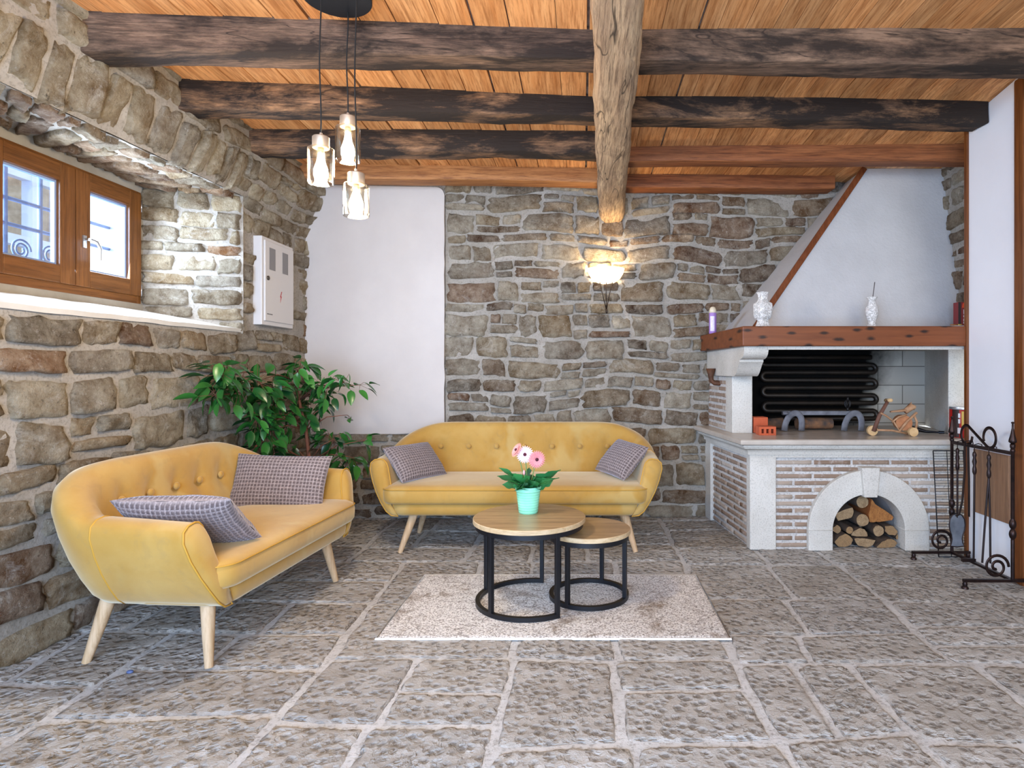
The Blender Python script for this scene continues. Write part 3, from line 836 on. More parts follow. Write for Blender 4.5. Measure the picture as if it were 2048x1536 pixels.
# ---- rug
def rug_mat():
    t = NT('mottled_rug'); v = t.co()
    n = t.noise(v, 3.0, 9, 0.8, 0.3); f = t.noise(v, 110, 3, 0.7); n2 = t.noise(v, 12, 6, 0.7)
    c = t.mix(t.ramp(n, [(0.53, 0.0), (0.64, 0.9)]), '#E4E1DD', '#86745F')
    c = t.mix(t.ramp(n2, [(0.56, 0.0), (0.72, 0.5)]), c, '#8B7D72')
    cr = t.noise(t.co((1, 1.8, 1)), 2.6, 6, 0.55, 0.6)
    c = t.mix(t.ramp(cr, [(0.488, 0.0), (0.498, 0.5), (0.502, 0.5), (0.512, 0.0)]), c, '#6F6259')
    c = t.mix(t.ramp(f, [(0.36, 0.9), (0.54, 0.0)]), c, '#6E655E')
    t.col(c); t.set(Roughness=0.95, Specular_IOR_Level=0.1); t.bump(f, 0.9, 0.008); return t.m
R = thing('rug', 'small mottled cream and brown rug under the two round tables', 'rug', (-0.135, 3.205, 0), 0)
b = B(); hx, hy = 0.822, 0.43
def rf(s, t):
    x, y = lerp(-hx, hx, s), lerp(-hy, hy, t)
    e = min(hx - abs(x), hy - abs(y))
    return (x, y, 0.003 + 0.009 * min(1, e / 0.012) + 0.0016 * nz(x * 55, y * 55) * (1 if e > 0.01 else 0))
b.grid(rf, 150, 80)
b.build('pile', rug_mat(), R)
b = B(); b.tube([(-hx, -hy, 0.006), (hx, -hy, 0.006), (hx, hy, 0.006), (-hx, hy, 0.006)], 0.006, 6, closed=True)
b.build('binding', simple('rug_binding', '#D8D4CC', 0.9), R)

# ---- gerbera in a mint pot
def leaf_mesh(b, M, L, Wd, fold=0.25, droop=0.3, nl=7, wav=0.0, lobes=0, mi=0, tint=0.5):
    V = []; F = []
    for i in range(nl + 1):
        t = i / nl
        w = Wd * (sin(pi * t ** 0.8) ** 0.8) * (1 + (0.25 * sin(t * lobes * 2 * pi) if lobes else 0)) + 0.001
        y = L * t; z = -droop * L * t * t
        V += [(-w, y, z + fold * w + wav * sin(t * 9)), (0, y, z), (w, y, z + fold * w - wav * sin(t * 9 + 1))]
    for i in range(nl):
        a = 3 * i; F += [(a, a+1, a+4, a+3), (a+1, a+2, a+5, a+4)]
    b.add(V, F, mi, M, tint)
def leafmat(name, c1, c2, rough=0.35):
    t = NT(name); a = t.attr('tint')
    t.col(t.ramp(a, [(0.0, c1), (1.0, c2)])); t.set(Roughness=rough, Specular_IOR_Level=0.5)
    return t.m
m_gleaf = leafmat('gerbera_leaf', '#1C5A33', '#3E8A4A')
m_fleaf = leafmat('ficus_leaf', '#0F381B', '#33702C', 0.28)
m_stem = simple('green_stem', '#6C8B4A', 0.6)
TX, TY, TZ = -0.298, 3.30, 0.452 + RUGZ
G = thing('potted_gerbera', 'mint green pot of pink gerberas standing on the taller round table', 'potted plant', (TX, TY, TZ))
b = B().lathe([(0.05, 0.0), (0.053, 0.003), (0.058, 0.05), (0.066, 0.115), (0.068, 0.120), (0.070, 0.122), (0.0715, 0.142), (0.0715, 0.146), (0.067, 0.146), (0.064, 0.12), (0.05, 0.11)], 40)
def mint():
    t = NT('mint_ceramic'); w = t.n('ShaderNodeTexWave', wave_type='BANDS', bands_direction='Z'); w.inputs['Scale'].default_value = 22
    t.l(t.co(), w.inputs[0]); t.col('#8FE0BC'); t.set(Roughness=0.35); t.bump(w.outputs['Fac'], 0.25, 0.004); return t.m
b.build('pot', mint(), G, ang=40)
b = B().lathe([(0.064, 0.125), (0.03, 0.13), (0.002, 0.131)], 20); b.build('soil', simple('potting_soil', '#2A211B', 0.95), G)
rng = random.Random(3); b = B()
for k in range(26):
    a = rng.uniform(0, 2 * pi); el = rng.uniform(0.35, 1.15); L = rng.uniform(0.09, 0.14)
    M = TR(0.02 * cos(a), 0.02 * sin(a), 0.13, el, 0, a - pi / 2) @ Matrix.Rotation(rng.uniform(-1.0, 1.0), 4, 'Y')
    leaf_mesh(b, M, L, L * 0.27, 0.3, rng.uniform(0.05, 0.4), 12, 0.006, 3, tint=rng.random())
for (dx, dz, rz) in ((-0.155, 0.07, 1), (-0.13, 0.02, 1), (0.16, 0.06, -1), (0.13, 0.05, -1), (-0.15, 0.10, 1), (0.165, 0.09, -1)):
    M = TR(0, 0, 0.13, math.atan2(dz, abs(dx)) + 0.1, 0, rz * pi / 2 + rng.uniform(-0.3, 0.3)) @ Matrix.Rotation(rz * rng.uniform(0.5, 1.0), 4, 'Y')
    leaf_mesh(b, M, sqrt(dx*dx + dz*dz) * 1.1, 0.036, 0.3, 0.12, 10, 0.006, 3, tint=rng.random())
b.build('foliage', m_gleaf, G, attr='tint')
def gerbera(px, py, r, face, c1, cc):
    p = P(px, py, TY - 0.01) - Vector((TX, TY, TZ))
    col = simple('gerbera_petal_' + c1[1:], c1, 0.5, c2=cc, scale=40)
    M = align(p, p + Vector(face))
    b = B()
    for ring, (n, rr, tl) in enumerate(((24, r, 0.12), (20, r * 0.78, 0.3))):
        for k in range(n):
            a = 2 * pi * k / n + ring * 0.1
            leaf_mesh(b, M @ TR(0, 0, 0.002 * ring, 0, 0, a) @ TR(0, r * 0.12, 0, tl), rr * 0.9, rr * 0.115, 0.1, 0.12, 4)
    fl = b.build('flower', col, G)
    B().sphere((0, 0, 0.004), (r * 0.2, r * 0.2, 0.008), 14, 8, 0, M).build('flower_center', simple('gerbera_eye_' + c1[1:], '#4A0F22', 0.8), fl)
    B().tube([(p.x * 0.15, 0.0, 0.12), (p.x * 0.6, 0.0, lerp(0.12, p.z, 0.6)), tuple(p - Vector(face).normalized() * 0.004)], 0.0028, 6).build('stem', m_stem, fl)
gerbera(1050, 909, 0.047, (-0.05, -1, 0.12), '#F2B9C4', '#F7D3D8')
gerbera(1073.5, 919, 0.049, (0.35, -0.9, 0.0), '#D98087', '#E59A9C')
gerbera(1033, 900, 0.042, (-0.75, -0.45, 0.5), '#E08D8B', '#EBA8A2')
p = P(1048, 945, TY - 0.06) - Vector((TX, TY, TZ))
b = B().sphere(tuple(p), (0.007, 0.007, 0.014), 10, 8); bud = b.build('flower_bud', simple('bud_pink', '#DFA0A0', 0.6), G)
B().tube([(0, 0, 0.12), (p.x * 0.7, p.y * 0.7, lerp(0.12, p.z, 0.5)), tuple(p)], 0.0026, 6).build('stem', m_stem, bud)

# ---- ficus in the corner
FX, FY = -1.985, 4.33
Fi = thing('potted_ficus', 'leafy green ficus in the corner between the two yellow sofas', 'potted plant', (FX, FY, 0), world=True)
B().lathe([(0.09, 0), (0.10, 0.01), (0.125, 0.22), (0.135, 0.225), (0.135, 0.25), (0.12, 0.25), (0.11, 0.22)], 32, 0, TR(FX, FY, 0)).build('pot', simple('clay_pot', '#8C5A42', 0.8), Fi, ang=40)
m_bark = simple('brown_bark', '#7A4A36', 0.8, c2='#5E3A2A', scale=20)
b = B(); rng = random.Random(12)
tr = [(FX, FY, 0.18), tuple(P(619, 925, FY)), tuple(P(612, 860, FY)), tuple(P(598, 800, FY)), tuple(P(590, 760, FY + .02)), tuple(P(600, 735, FY))]
b.tube(tr, [0.016, 0.014, 0.012, 0.010, 0.006, 0.004], 8)
bf = B()
clusters = [(445, 748, 34, 26), (478, 775, 36, 26), (515, 762, 42, 26), (430, 790, 22, 12), (498, 838, 38, 26), (548, 792, 34, 20), (535, 865, 34, 20),
            (500, 890, 34, 18), (545, 905, 26, 14), (600, 742, 28, 20), (620, 790, 34, 22), (655, 775, 30, 20), (688, 765, 24, 8), (720, 770, 16, 3), (596, 845, 26, 9), (618, 870, 20, 5),
            (665, 880, 30, 18), (690, 935, 26, 16), (706, 915, 22, 9), (575, 770, 30, 14), (500, 830, 26, 12), (570, 830, 30, 10), (728, 880, 14, 4), (646, 815, 20, 7), (580, 905, 22, 6), (695, 830, 14, 2)]
for (cx, cy, rr, n) in clusters:
    dep = min(FY + rng.uniform(-0.10, 0.10), 2.21 * 1200 / (1165 - cx + rr * 1.0))
    if cy > 810: dep = max(dep, 3.98)
    c = P(cx, cy, dep); c.x = max(c.x, xl(c.y) + 0.2)
    # branch from the trunk
    best = min(tr, key=lambda q: (Vector(q) - c).length + (0.25 if q[2] > c.z else 0))
    q = Vector(best); mid = (q + c) / 2 + Vector((0, 0, 0.04))
    b.tube([q, mid, c], [0.005, 0.004, 0.002], 6)
    for k in range(int(n * 1.35)):
        a = rng.uniform(0, 2 * pi); rad = sqrt(rng.random()) * rr / 1200 * dep
        pos = c + Vector((rad * cos(a), rng.uniform(-0.09, 0.09), rad * sin(a)))
        pos.x = max(pos.x, xl(pos.y) + 0.19)
        dirx = Vector((cos(a) * 0.9 + rng.uniform(-0.5, 0.5), rng.uniform(-0.8, 0.5), rng.uniform(-1.1, 0.25))).normalized()
        M = Matrix.Translation(pos) @ dirx.to_track_quat('Y', 'Z').to_matrix().to_4x4() @ Matrix.Rotation(rng.uniform(-0.7, 0.7), 4, 'Y')
        L = rng.uniform(0.085, 0.125)
        leaf_mesh(bf, M, L, L * rng.uniform(0.2, 0.25), 0.3, rng.uniform(0.1, 0.4), 6, tint=rng.random())
        b.tube([c, pos], 0.0012, 4, cap=False)
b.build('trunk', m_bark, Fi)
bf.build('foliage', m_fleaf, Fi, attr='tint')

# ---- electric meter cabinet
m_metal_w = simple('white_enamel', '#CFCCC9', 0.4)
U = thing('meter_cabinet', 'white metal electric meter cabinet with a red lightning bolt, set in the left stone wall', 'cabinet', (-2.34, 4.50, 1.58), world=True)
x0 = -2.285
B_ = B().box((-2.42, 4.275, 1.575), (x0, 4.735, 2.21)); bevel(B_.build('cabinet_frame', m_metal_w, U, smooth=False), 0.004)
b = B().box((x0, 4.30, 1.605), (x0 + 0.012, 4.72, 2.185)); dr = bevel(b.build('cabinet_door', m_metal_w, U, smooth=False), 0.003)
m_grille = simple('grey_window', '#7E7C7C', 0.4)
for ya in (4.355, 4.545):
    B().box((x0 + 0.010, ya, 1.98), (x0 + 0.0135, ya + 0.085, 2.14)).build('meter_window', m_grille, dr, smooth=False)
B().lathe([(0.016, 0), (0.016, 0.008), (0.008, 0.010)], 16, 0, TR(x0 + 0.011, 4.335, 1.915, 0, pi / 2)).build('lock', simple('dark_lock', '#5c554c', 0.4, 0.8), dr)
bolt = [(0.012, 0.04), (-0.014, -0.004), (0.0, -0.002), (-0.008, -0.045), (0.016, 0.004), (0.002, 0.004), (0.022, 0.04)]
b = B().prism([(4.52 + 0.8*u, 1.80 + v) for u, v in bolt], 0, 0.001); b.v = [(x0 + 0.0122 + z, x, y) for x, y, z in b.v]
b.build('bolt_symbol', simple('warning_red', '#B01218', 0.5), dr, smooth=False)
b = B(); rr = random.Random(2); yy = 4.325
while yy < 4.40:
    w = rr.uniform(0.004, 0.009); b.box((x0 + 0.0115, yy, 1.652 - (yy - 4.325) * 0.0), (x0 + 0.0126, yy + w, 1.659)); yy += w + 0.003
b.build('maker_lettering', simple('dark_print', '#3a3a3e', 0.6), dr, smooth=False)

# ---- pendant lamp
def glassmat(name, tint=(1, 1, 1, 1), f0=0.06, rough=0.02):
    m = bpy.data.materials.new(name); m.use_nodes = True; t = m.node_tree
    for n in list(t.nodes): t.nodes.remove(n)
    out = t.nodes.new('ShaderNodeOutputMaterial'); mx = t.nodes.new('ShaderNodeMixShader'); tr_ = t.nodes.new('ShaderNodeBsdfTransparent')
    gl = t.nodes.new('ShaderNodeBsdfGlossy'); fr = t.nodes.new('ShaderNodeLayerWeight'); fr.inputs[0].default_value = 0.25
    mu = t.nodes.new('ShaderNodeMath'); mu.operation = 'MULTIPLY_ADD'; mu.inputs[1].default_value = 0.6; mu.inputs[2].default_value = f0
    t.links.new(fr.outputs['Facing'], mu.inputs[0]); t.links.new(mu.outputs[0], mx.inputs[0])
    tr_.inputs[0].default_value = tint; gl.inputs['Roughness'].default_value = rough
    t.links.new(tr_.outputs[0], mx.inputs[1]); t.links.new(gl.outputs[0], mx.inputs[2]); t.links.new(mx.outputs[0], out.inputs[0])
    return m
m_glass = glassmat('clear_glass', (0.95, 0.94, 0.90, 1), 0.10)
m_pane = glassmat('window_glass', (0.93, 0.96, 1.0, 1), 0.04)
def emit(name, col, st):
    t = NT(name); t.col('#FFFFFF'); t.set(Emission_Color=srgb(col), Emission_Strength=st); return t.m
m_bulb = emit('lit_bulb', '#FFEFD8', 40)
m_nickel = simple('brushed_nickel', '#B9A894', 0.35, 0.6)
m_cord = simple('black_cord', '#14130F', 0.7)
PL = thing('pendant_light', 'pendant lamp of three glass cylinders on black cords from a round black canopy', 'pendant lamp', (-1.05, 2.57, CZ + 1.62), world=True)
B().lathe([(0.142, CZ + 1.585), (0.145, CZ + 1.588), (0.145, CZ + 1.635), (0.10, CZ + 1.64)], 48, 0, TR(-1.05, 2.56, 0)).build('canopy', m_black, PL, ang=40)
for (x, y, zt, zb) in ((-1.09, 2.50, 0.923, 0.777), (-1.04, 2.66, 1.075, 0.924), (-0.943, 2.50, 0.772, 0.640)):
    zt += CZ; zb += CZ; r = 0.053
    h = B().lathe([(0.033, zt), (0.034, zt + 0.002), (0.034, zt + 0.045), (0.031, zt + 0.048), (0.006, zt + 0.050), (0.006, zt + 0.064), (0.003, zt + 0.066)], 28, 0, TR(x, y, 0)).build('lamp_holder', m_nickel, PL, ang=40)
    rr_ = random.Random(int(zt * 100)); pts = []
    for k in range(13):
        t = k / 12; pts.append((x + 0.006 * sin(t * 5 + zt) * sin(pi * t), y, lerp(zt + 0.06, CZ + 1.60, t)))
    B().tube(pts, 0.0032, 6).build('cord', m_cord, h)
    B().lathe([(0.036, zt + 0.001), (r - 0.004, zt), (r, zt - 0.005), (r, zb + 0.004), (r - 0.002, zb), (r - 0.005, zb + 0.003), (r - 0.004, zt - 0.006), (0.036, zt - 0.003)], 40, 0, TR(x, y, 0), cap=False).build('glass_shade', m_glass, h, ang=50)
    B().lathe([(0.013, zt - 0.002), (0.014, zt - 0.03)], 16, 0, TR(x, y, 0)).build('bulb_socket', m_nickel, h)
    bl = B().lathe([(0.002, zb + 0.006), (0.018, zb + 0.012), (0.029, zb + 0.034), (0.028, zb + 0.058), (0.017, zb + 0.09), (0.012, zt - 0.03)], 20, 0, TR(x, y, 0)).build('bulb', m_bulb, h)
    point('pendant_glow', (x, y, zb - 0.03), 15.0, (1.0, 0.80, 0.56), 0.05)

# ---- wall lamp
sx, sy = 0.197, 5.075
Sc = thing('wall_lamp', 'lit frosted glass bowl wall lamp on three thin rods below the girder', 'wall lamp', (sx, sy, 1.75), world=True)
def frosted():
    t = NT('frosted_lamp_glass'); t.col('#FFF3DC'); t.set(Roughness=0.4, Emission_Color=srgb('#FFE3B4'), Emission_Strength=1.9); return t.m
b = B(); prof = [(0.02, 1.975), (0.07, 1.985), (0.115, 2.015), (0.145, 2.06), (0.158, 2.105), (0.154, 2.105), (0.14, 2.06), (0.11, 2.02), (0.065, 1.992), (0.02, 1.983)]
n = 28; V = []; Fc = []
for r, z in prof:
    for k in range(n + 1):
        a = pi + pi * k / n; V.append((sx + r * cos(a), sy + r * sin(a) * 0.85, z))
for i in range(len(prof) - 1):
    for k in range(n): Fc.append((i*(n+1)+k, i*(n+1)+k+1, (i+1)*(n+1)+k+1, (i+1)*(n+1)+k))
b.add(V, Fc); b.build('glass_bowl', frosted(), Sc)
m_iron = simple('dark_iron', '#3A2E26', 0.5, 0.6)
for dx, yy, zz in ((-0.052, -0.06, 1.985), (0.0, -0.085, 1.978), (0.052, -0.06, 1.985)):
    B().tube([(sx + dx, sy + yy, zz), (sx + dx * 0.55, sy + yy * 0.8, 1.88), (sx + 0.004, sy - 0.03, 1.755)], 0.0035, 6).build('rod', m_iron, Sc)
B().tube([(sx + 0.004, sy - 0.03, 1.76), (sx + 0.006, sy - 0.03, 1.725)], [0.009, 0.007], 10).build('rod_finial', m_iron, Sc)
B().box((sx - 0.05, sy - 0.02, 1.99), (sx + 0.05, sy + 0.035, 2.05)).build('back_plate', m_iron, Sc, smooth=False)
point('wall_lamp_bulb', (sx, sy - 0.11, 2.09), 8.5, (1.0, 0.76, 0.46), 0.05)

# ---- window
wn = struct(bpy.data.objects.new('window_1', None)); C.objects.link(wn); wn.location = (WX, 3.40, 1.68); WORLD.add(wn.name)
y0, y1, z0, z1 = 2.86, 3.93, 1.682, 2.41
def rect_frame(b, x0, x1, ya, yc, za, zc, w, wb=None):
    wb = wb or w
    b.box((x0, ya, za), (x1, ya + w, zc)); b.box((x0, yc - w, za), (x1, yc, zc))
    b.box((x0, ya + w, zc - w), (x1, yc - w, zc), 1); b.box((x0, ya + w, za), (x1, yc - w, za + wb), 1)
b = B(); rect_frame(b, WX - 0.07, WX + 0.008, y0, y1, z0, z1, 0.035, 0.05); fr = bevel(b.build('window_frame', [m_trim_z, m_trim_y], wn, smooth=False), 0.003)
ym = 3.405
m_hw = simple('satin_steel', '#B8BBC0', 0.3, 0.9)
for (ya, yc, hinge) in ((y0 + 0.02, ym - 0.003, 0), (ym + 0.003, y1 - 0.02, 1)):
    b = B(); rect_frame(b, WX - 0.03, WX + 0.026, ya, yc, z0 + 0.048, z1 - 0.018, 0.098)
    s_ = bevel(b.build('sash', [m_trim_z, m_trim_y], wn, smooth=False), 0.004)
    B().box((WX - 0.012, ya + 0.09, z0 + 0.13), (WX - 0.006, yc - 0.09, z1 - 0.10)).build('pane', m_pane, s_, smooth=False)
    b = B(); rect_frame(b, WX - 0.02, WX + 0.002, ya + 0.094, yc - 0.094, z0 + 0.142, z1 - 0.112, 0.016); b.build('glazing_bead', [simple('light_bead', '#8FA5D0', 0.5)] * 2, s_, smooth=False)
    if hinge:
        for zz in (z0 + 0.05, z1 - 0.13):
            B().tube([(WX + 0.02, yc + 0.006, zz), (WX + 0.02, yc + 0.006, zz + 0.075)], 0.007, 10).build('hinge', m_hw, s_)
        hy, hz = ya + 0.05, 1.99
        b = B().box((WX + 0.025, hy - 0.012, hz - 0.035), (WX + 0.034, hy + 0.012, hz + 0.035))
        b.tube([(WX + 0.03, hy, hz + 0.012), (WX + 0.07, hy, hz + 0.012), (WX + 0.078, hy + 0.03, hz + 0.006), (WX + 0.078, hy + 0.055, hz - 0.03), (WX + 0.076, hy + 0.055, hz - 0.10)], 0.008, 10)
        b.build('window_handle', m_hw, s_, ang=40)
# outside: masonry return, grille, white yard structure
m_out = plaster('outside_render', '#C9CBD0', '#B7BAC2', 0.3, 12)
b = B(); b.box((-3.45, 3.95, 1.4), (-2.97, 4.15, 2.7)); b.box((-3.45, 2.3, 1.4), (-2.97, 2.72, 2.7)); b.box((-3.45, 2.72, 1.45), (-2.97, 3.95, 1.63)); b.box((-3.3, 2.3, 2.56), (-2.97, 4.15, 2.7))
o = b.build('window_outer_reveal', m_out, wall_left, smooth=False)
GR = thing('window_grille', 'wrought iron bar grille with scrolls outside the small window', 'window grille', (-3.12, 3.35, 1.80), world=True)
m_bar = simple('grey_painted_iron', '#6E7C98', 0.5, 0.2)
gx = -3.12
for zz in (1.845, 2.045, 2.185):
    B().tube([(gx, 2.71, zz), (gx, 3.96, zz)], 0.011, 8).build('cross_bar', m_bar, GR)
for yy in (2.82, 3.03, 3.24, 3.45): B().tube([(gx, yy, 1.62), (gx, yy, 2.57)], 0.013, 8).build('upright_bar', m_bar, GR)
for yy in (3.345, 3.53):
    pts = []
    for k in range(40):
        a = k / 39 * 4.2 * pi / 1.0; r = 0.062 * (1 - 0.75 * k / 39); pts.append((gx - 0.012, yy + r * cos(a), 1.92 + r * sin(a)))
    B().tube(pts, 0.006, 6).build('scroll', m_bar, GR)
YF = thing('yard_trellis', 'white painted timber trellis standing in the yard outside the window', 'trellis', (-5.0, 5.0, 1.0), world=True)
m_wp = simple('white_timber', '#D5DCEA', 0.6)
for yy in (3.2, 3.75, 4.3, 4.85, 5.4, 5.95): B().box((-5.05, yy, 0.3), (-4.95, yy + 0.1, 3.2)).build('post', m_wp, YF, smooth=False)
for zz in (1.75, 2.35, 2.95): B().box((-5.04, 2.6, zz), (-4.96, 6.6, zz + 0.09)).build('rail', m_wp, YF, smooth=False)
tag(B().box((-6.2, 1.5, 0.3), (-6.0, 8.0, 4.2)).build('yard_wall', simple('pale_yard_stone', '#C7B8A2', 0.9, c2='#8A7A68', scale=6), smooth=False), 'rough stone yard wall behind the white trellis, seen through the window', 'wall')  # plain pale stone, two tones mottled by noise
tag(B().box((-8, -1, 0.2), (-3.0, 9.0, 0.3)).build('yard_ground', m_out, smooth=False), 'pale yard ground outside the window', 'ground')
# ---- a pebble on the flagstones
pb_ = P(260, 1346, 2.47)
tag(B().sphere((0, 0, 0.006), (0.014, 0.010, 0.007), 12, 8).build('pebble', simple('blue_grey_pebble', '#4E5E86', 0.5), loc=(pb_.x, pb_.y, 0.002)), 'tiny blue grey pebble lying on the flagstones in front of the side sofa', 'pebble')
# ------------------------------------------------------------------ fireplace
def cream_stone():
    t = NT('bush_hammered_stone'); v = t.co()
    c = t.mix(t.ramp(t.noise(v, 4, 6), [(0.3, 0.0), (0.7, 1.0)]), '#CFCBC2', '#BDB8AE')
    c = t.mix(t.ramp(t.noise(v, 110, 3), [(0.36, 0.4), (0.48, 0.0)]), c, '#8E897F')
    t.col(c); t.set(Roughness=0.8, Specular_IOR_Level=0.25); t.bump(t.noise(v, 95, 4, 0.6), 0.45, 0.006); return t.m
m_cs = cream_stone()
m_slab = simple('polished_stone_slab', '#BDB4A8', 0.3, c2='#A99F93', scale=10)
def brick_mat():
    t = NT('pale_thin_brick'); v = t.co()
    c = t.ramp(t.attr('tint'), [(0.0, '#8F7A68'), (0.35, '#836C5A'), (0.7, '#9B8876'), (1.0, '#AFA294')])
    c = t.mix(t.ramp(t.noise(v, 22, 6), [(0.55, 0.0), (0.75, 0.5)]), c, '#D9D3CC')
    t.col(c); t.set(Roughness=0.85); t.bump(t.noise(v, 60, 5), 0.5, 0.006); return t.m
m_brick = brick_mat()
m_bmort = mortar_mat('white_rough_mortar', '#CDCAC6', '#BDB9B4')
FP = thing('fireplace', 'large white stone and thin brick fireplace with plaster hood and an arched log store', 'fireplace', (2.0, 4.6, 0), world=True)
AX, SPR, RI, RO = 1.98, 0.14, 0.25, 0.417
YF_ = 4.19
def bricks(b, u0, u1, v0, v1, fm, seed, skip=None, L=0.27, pitch=0.048, bh=0.033):
    rng = random.Random(seed); v = v0; row = 0
    while v + bh < v1:
        u = u0 - (L / 2 if row % 2 else 0) - rng.uniform(0, 0.02)
        while u < u1:
            a, c = max(u, u0), min(u + L - 0.014, u1)
            if c - a > 0.03 and not (skip and skip((a + c) / 2, v + bh / 2, (c - a) / 2)):
                V = []; so = rng.uniform(0, 30); nn = max(3, int((c - a) / 0.03))
                dd = 0.006 + rng.uniform(-0.002, 0.003)
                for jj, (tv, d) in enumerate(((0, -0.004), (0.14, dd), (0.86, dd), (1, -0.004))):
                    for i in range(nn + 1):
                        e = 0.003 * nz(i * 0.9 + so, jj * 2.1); ui = a if i == 0 else c if i == nn else lerp(a + 0.004, c - 0.004, (i - 1) / (nn - 2)) if nn > 2 else (a + c) / 2
                        V.append(fm(ui, v + bh * tv + e, d if i not in (0, nn) else -0.004))
                F = [(j*(nn+1)+i, j*(nn+1)+i+1, (j+1)*(nn+1)+i+1, (j+1)*(nn+1)+i) for j in range(3) for i in range(nn)]
                b.add(V, F, 0, None, rng.random())
            u += L
        v += pitch; row += 1
fF = lambda u, v, d: (u, YF_ - d, v)
b = B()
def sk(u, v, hw):
    if v < SPR: return abs(u - AX) < RO - 0.02 + hw * 0.6 and abs(u - AX) - hw < RO - 0.04
    return sqrt((u - AX) ** 2 + (v - SPR) ** 2) < RO - 0.01
def bricks_arch():
    # rows are cut at the arch so no brick reaches the opening
    rng = random.Random(6); v = 0.012; row = 0
    while v < 0.63:
        vc = v + 0.016
        half = RO - 0.02 if vc < SPR else (sqrt(max(0, (RO - 0.02) ** 2 - (vc - SPR) ** 2)))
        spans = [(1.345, 2.84)] if half <= 0 else [(1.345, AX - half), (AX + half, 2.84)]
        for (a, c) in spans:
            u = 1.345 - (0.135 if row % 2 else 0)
            while u < 2.84:
                p, q = max(u, a), min(u + 0.256, c)
                if q - p > 0.03: bricks(b, p, q, v, v + 0.034, fF, int(u * 1000) + row, L=10)
                u += 0.27
        v += 0.048; row += 1
bricks_arch()
# mortar face with an arched hole
inner = []
for k in range(41):
    a = pi * k / 40; inner.append((AX + (RI + 0.03) * cos(a), SPR + (RI + 0.03) * sin(a)))
inner = [(AX + RI + 0.03, 0.0)] + inner + [(AX - RI - 0.03, 0.0)]
def outpt(p):
    dx, dz = p[0] - AX, p[1] - 0.0
    s = 1e9
    if dx > 1e-6: s = min(s, (2.86 - AX) / dx)
    if dx < -1e-6: s = min(s, (1.17 - AX) / dx)
    if dz > 1e-6: s = min(s, 0.66 / dz)
    return (AX + dx * s, dz * s)
outer = [outpt(p) for p in inner]
n = len(inner); rings = 14
for r in range(rings + 1):
    for k in range(n):
        u, v = lerp(inner[k][0], outer[k][0], r / rings), lerp(inner[k][1], outer[k][1], r / rings)
        b.v.append(fF(u, v, 0.002 * nz(u * 30, v * 30))); b.a.append(0)
o0 = len(b.v) - n * (rings + 1)
for r in range(rings):
    for k in range(n - 1):
        b.f.append((o0 + r*n+k, o0 + (r+1)*n+k, o0 + (r+1)*n+k+1, o0 + r*n+k+1)); b.m.append(1)
# corners of the face are filled by a plate just behind
b.box((1.2, YF_ + 0.002, 0.56), (2.86, YF_ + 0.03, 0.66), 1)
# side face
def fSd(u, v, d):
    t = u / 0.9
    return (lerp(1.178, 1.075, t) - d, lerp(4.22, 5.12, t), v)
bricks(b, 0.06, 0.80, 0.012, 0.64, fSd, 9)
for i in range(len(b.f)): pass
b.grid(lambda s, t: fSd(0.9 * s, 0.66 * t, 0.002 * nz(s * 30, t * 30)), 20, 16, 1, flip=True)
b.build('brick_base', [m_brick, m_bmort], FP, attr='tint')
bev = lambda o, w=0.006: bevel(o, w, 3)
bev(B().prism([(1.164, 4.165), (1.345, 4.165), (1.345, 4.24), (1.158, 4.24)], 0, 0.655).build('pilaster', m_cs, FP, smooth=False))
bev(B().prism([(1.062, 4.98), (1.12, 4.98), (1.12, 5.13), (1.046, 5.13)], 0, 0.655).build('pilaster', m_cs, FP, smooth=False))
# arch stones
def ringseg(a0, a1, y0, y1, n=24):
    b = B()
    for k in range(n + 1):
        a = lerp(a0, a1, k / n)
        for rr, yy in ((RI, y0), (RO, y0), (RO, y1), (RI, y1)): b.v.append((AX + rr * cos(a), yy, SPR + rr * sin(a))); b.a.append(0)
    for k in range(n):
        for q in range(4):
            q2 = (q + 1) % 4; b.f.append((4*k+q2, 4*(k+1)+q2, 4*(k+1)+q, 4*k+q)); b.m.append(0)
    b.f.append((0, 1, 2, 3)); b.f.append((4*n+3, 4*n+2, 4*n+1, 4*n)); b.m += [0, 0]
    return b
bev(ringseg(0.004, pi / 2, 4.145, 4.30).build('arch_stone', m_cs, FP, ang=40), 0.004)
bev(ringseg(pi / 2, pi - 0.004, 4.145, 4.30).build('arch_stone', m_cs, FP, ang=40), 0.004)
for sx_ in (-1, 1):
    xa, xb_ = sorted((AX + sx_ * RI, AX + sx_ * RO)); bev(B().box((xa, 4.145, 0), (xb_, 4.30, SPR)).build('springer_block', m_cs, FP, smooth=False), 0.004)
b = B().prism([(AX - 0.062, 0.578), (AX - 0.044, 0.375), (AX + 0.044, 0.375), (AX + 0.062, 0.578)], 4.115, 4.28)
b.v = [(x, z, y) for x, y, z in b.v]; b.f = [tuple(reversed(f)) for f in b.f]
bev(b.build('keystone', m_cs, FP, smooth=False), 0.004)
# log store lining
b = B(); arc = [(AX + (RI + 0.02) * cos(pi * k / 24), SPR + (RI + 0.02) * sin(pi * k / 24)) for k in range(25)]
arc = [(AX + RI + 0.02, 0.002)] + arc + [(AX - RI - 0.02, 0.002)]
n = len(arc)
for yy in (4.28, 4.80):
    for (x, z) in arc: b.v.append((x, yy, z)); b.a.append(0)
for k in range(n - 1): b.f.append((k, n + k, n + k + 1, k + 1)); b.m.append(0)
b.f.append(tuple(n + k for k in range(n))); b.m.append(0)
b.build('log_store_lining', m_plaster, FP, ang=40)
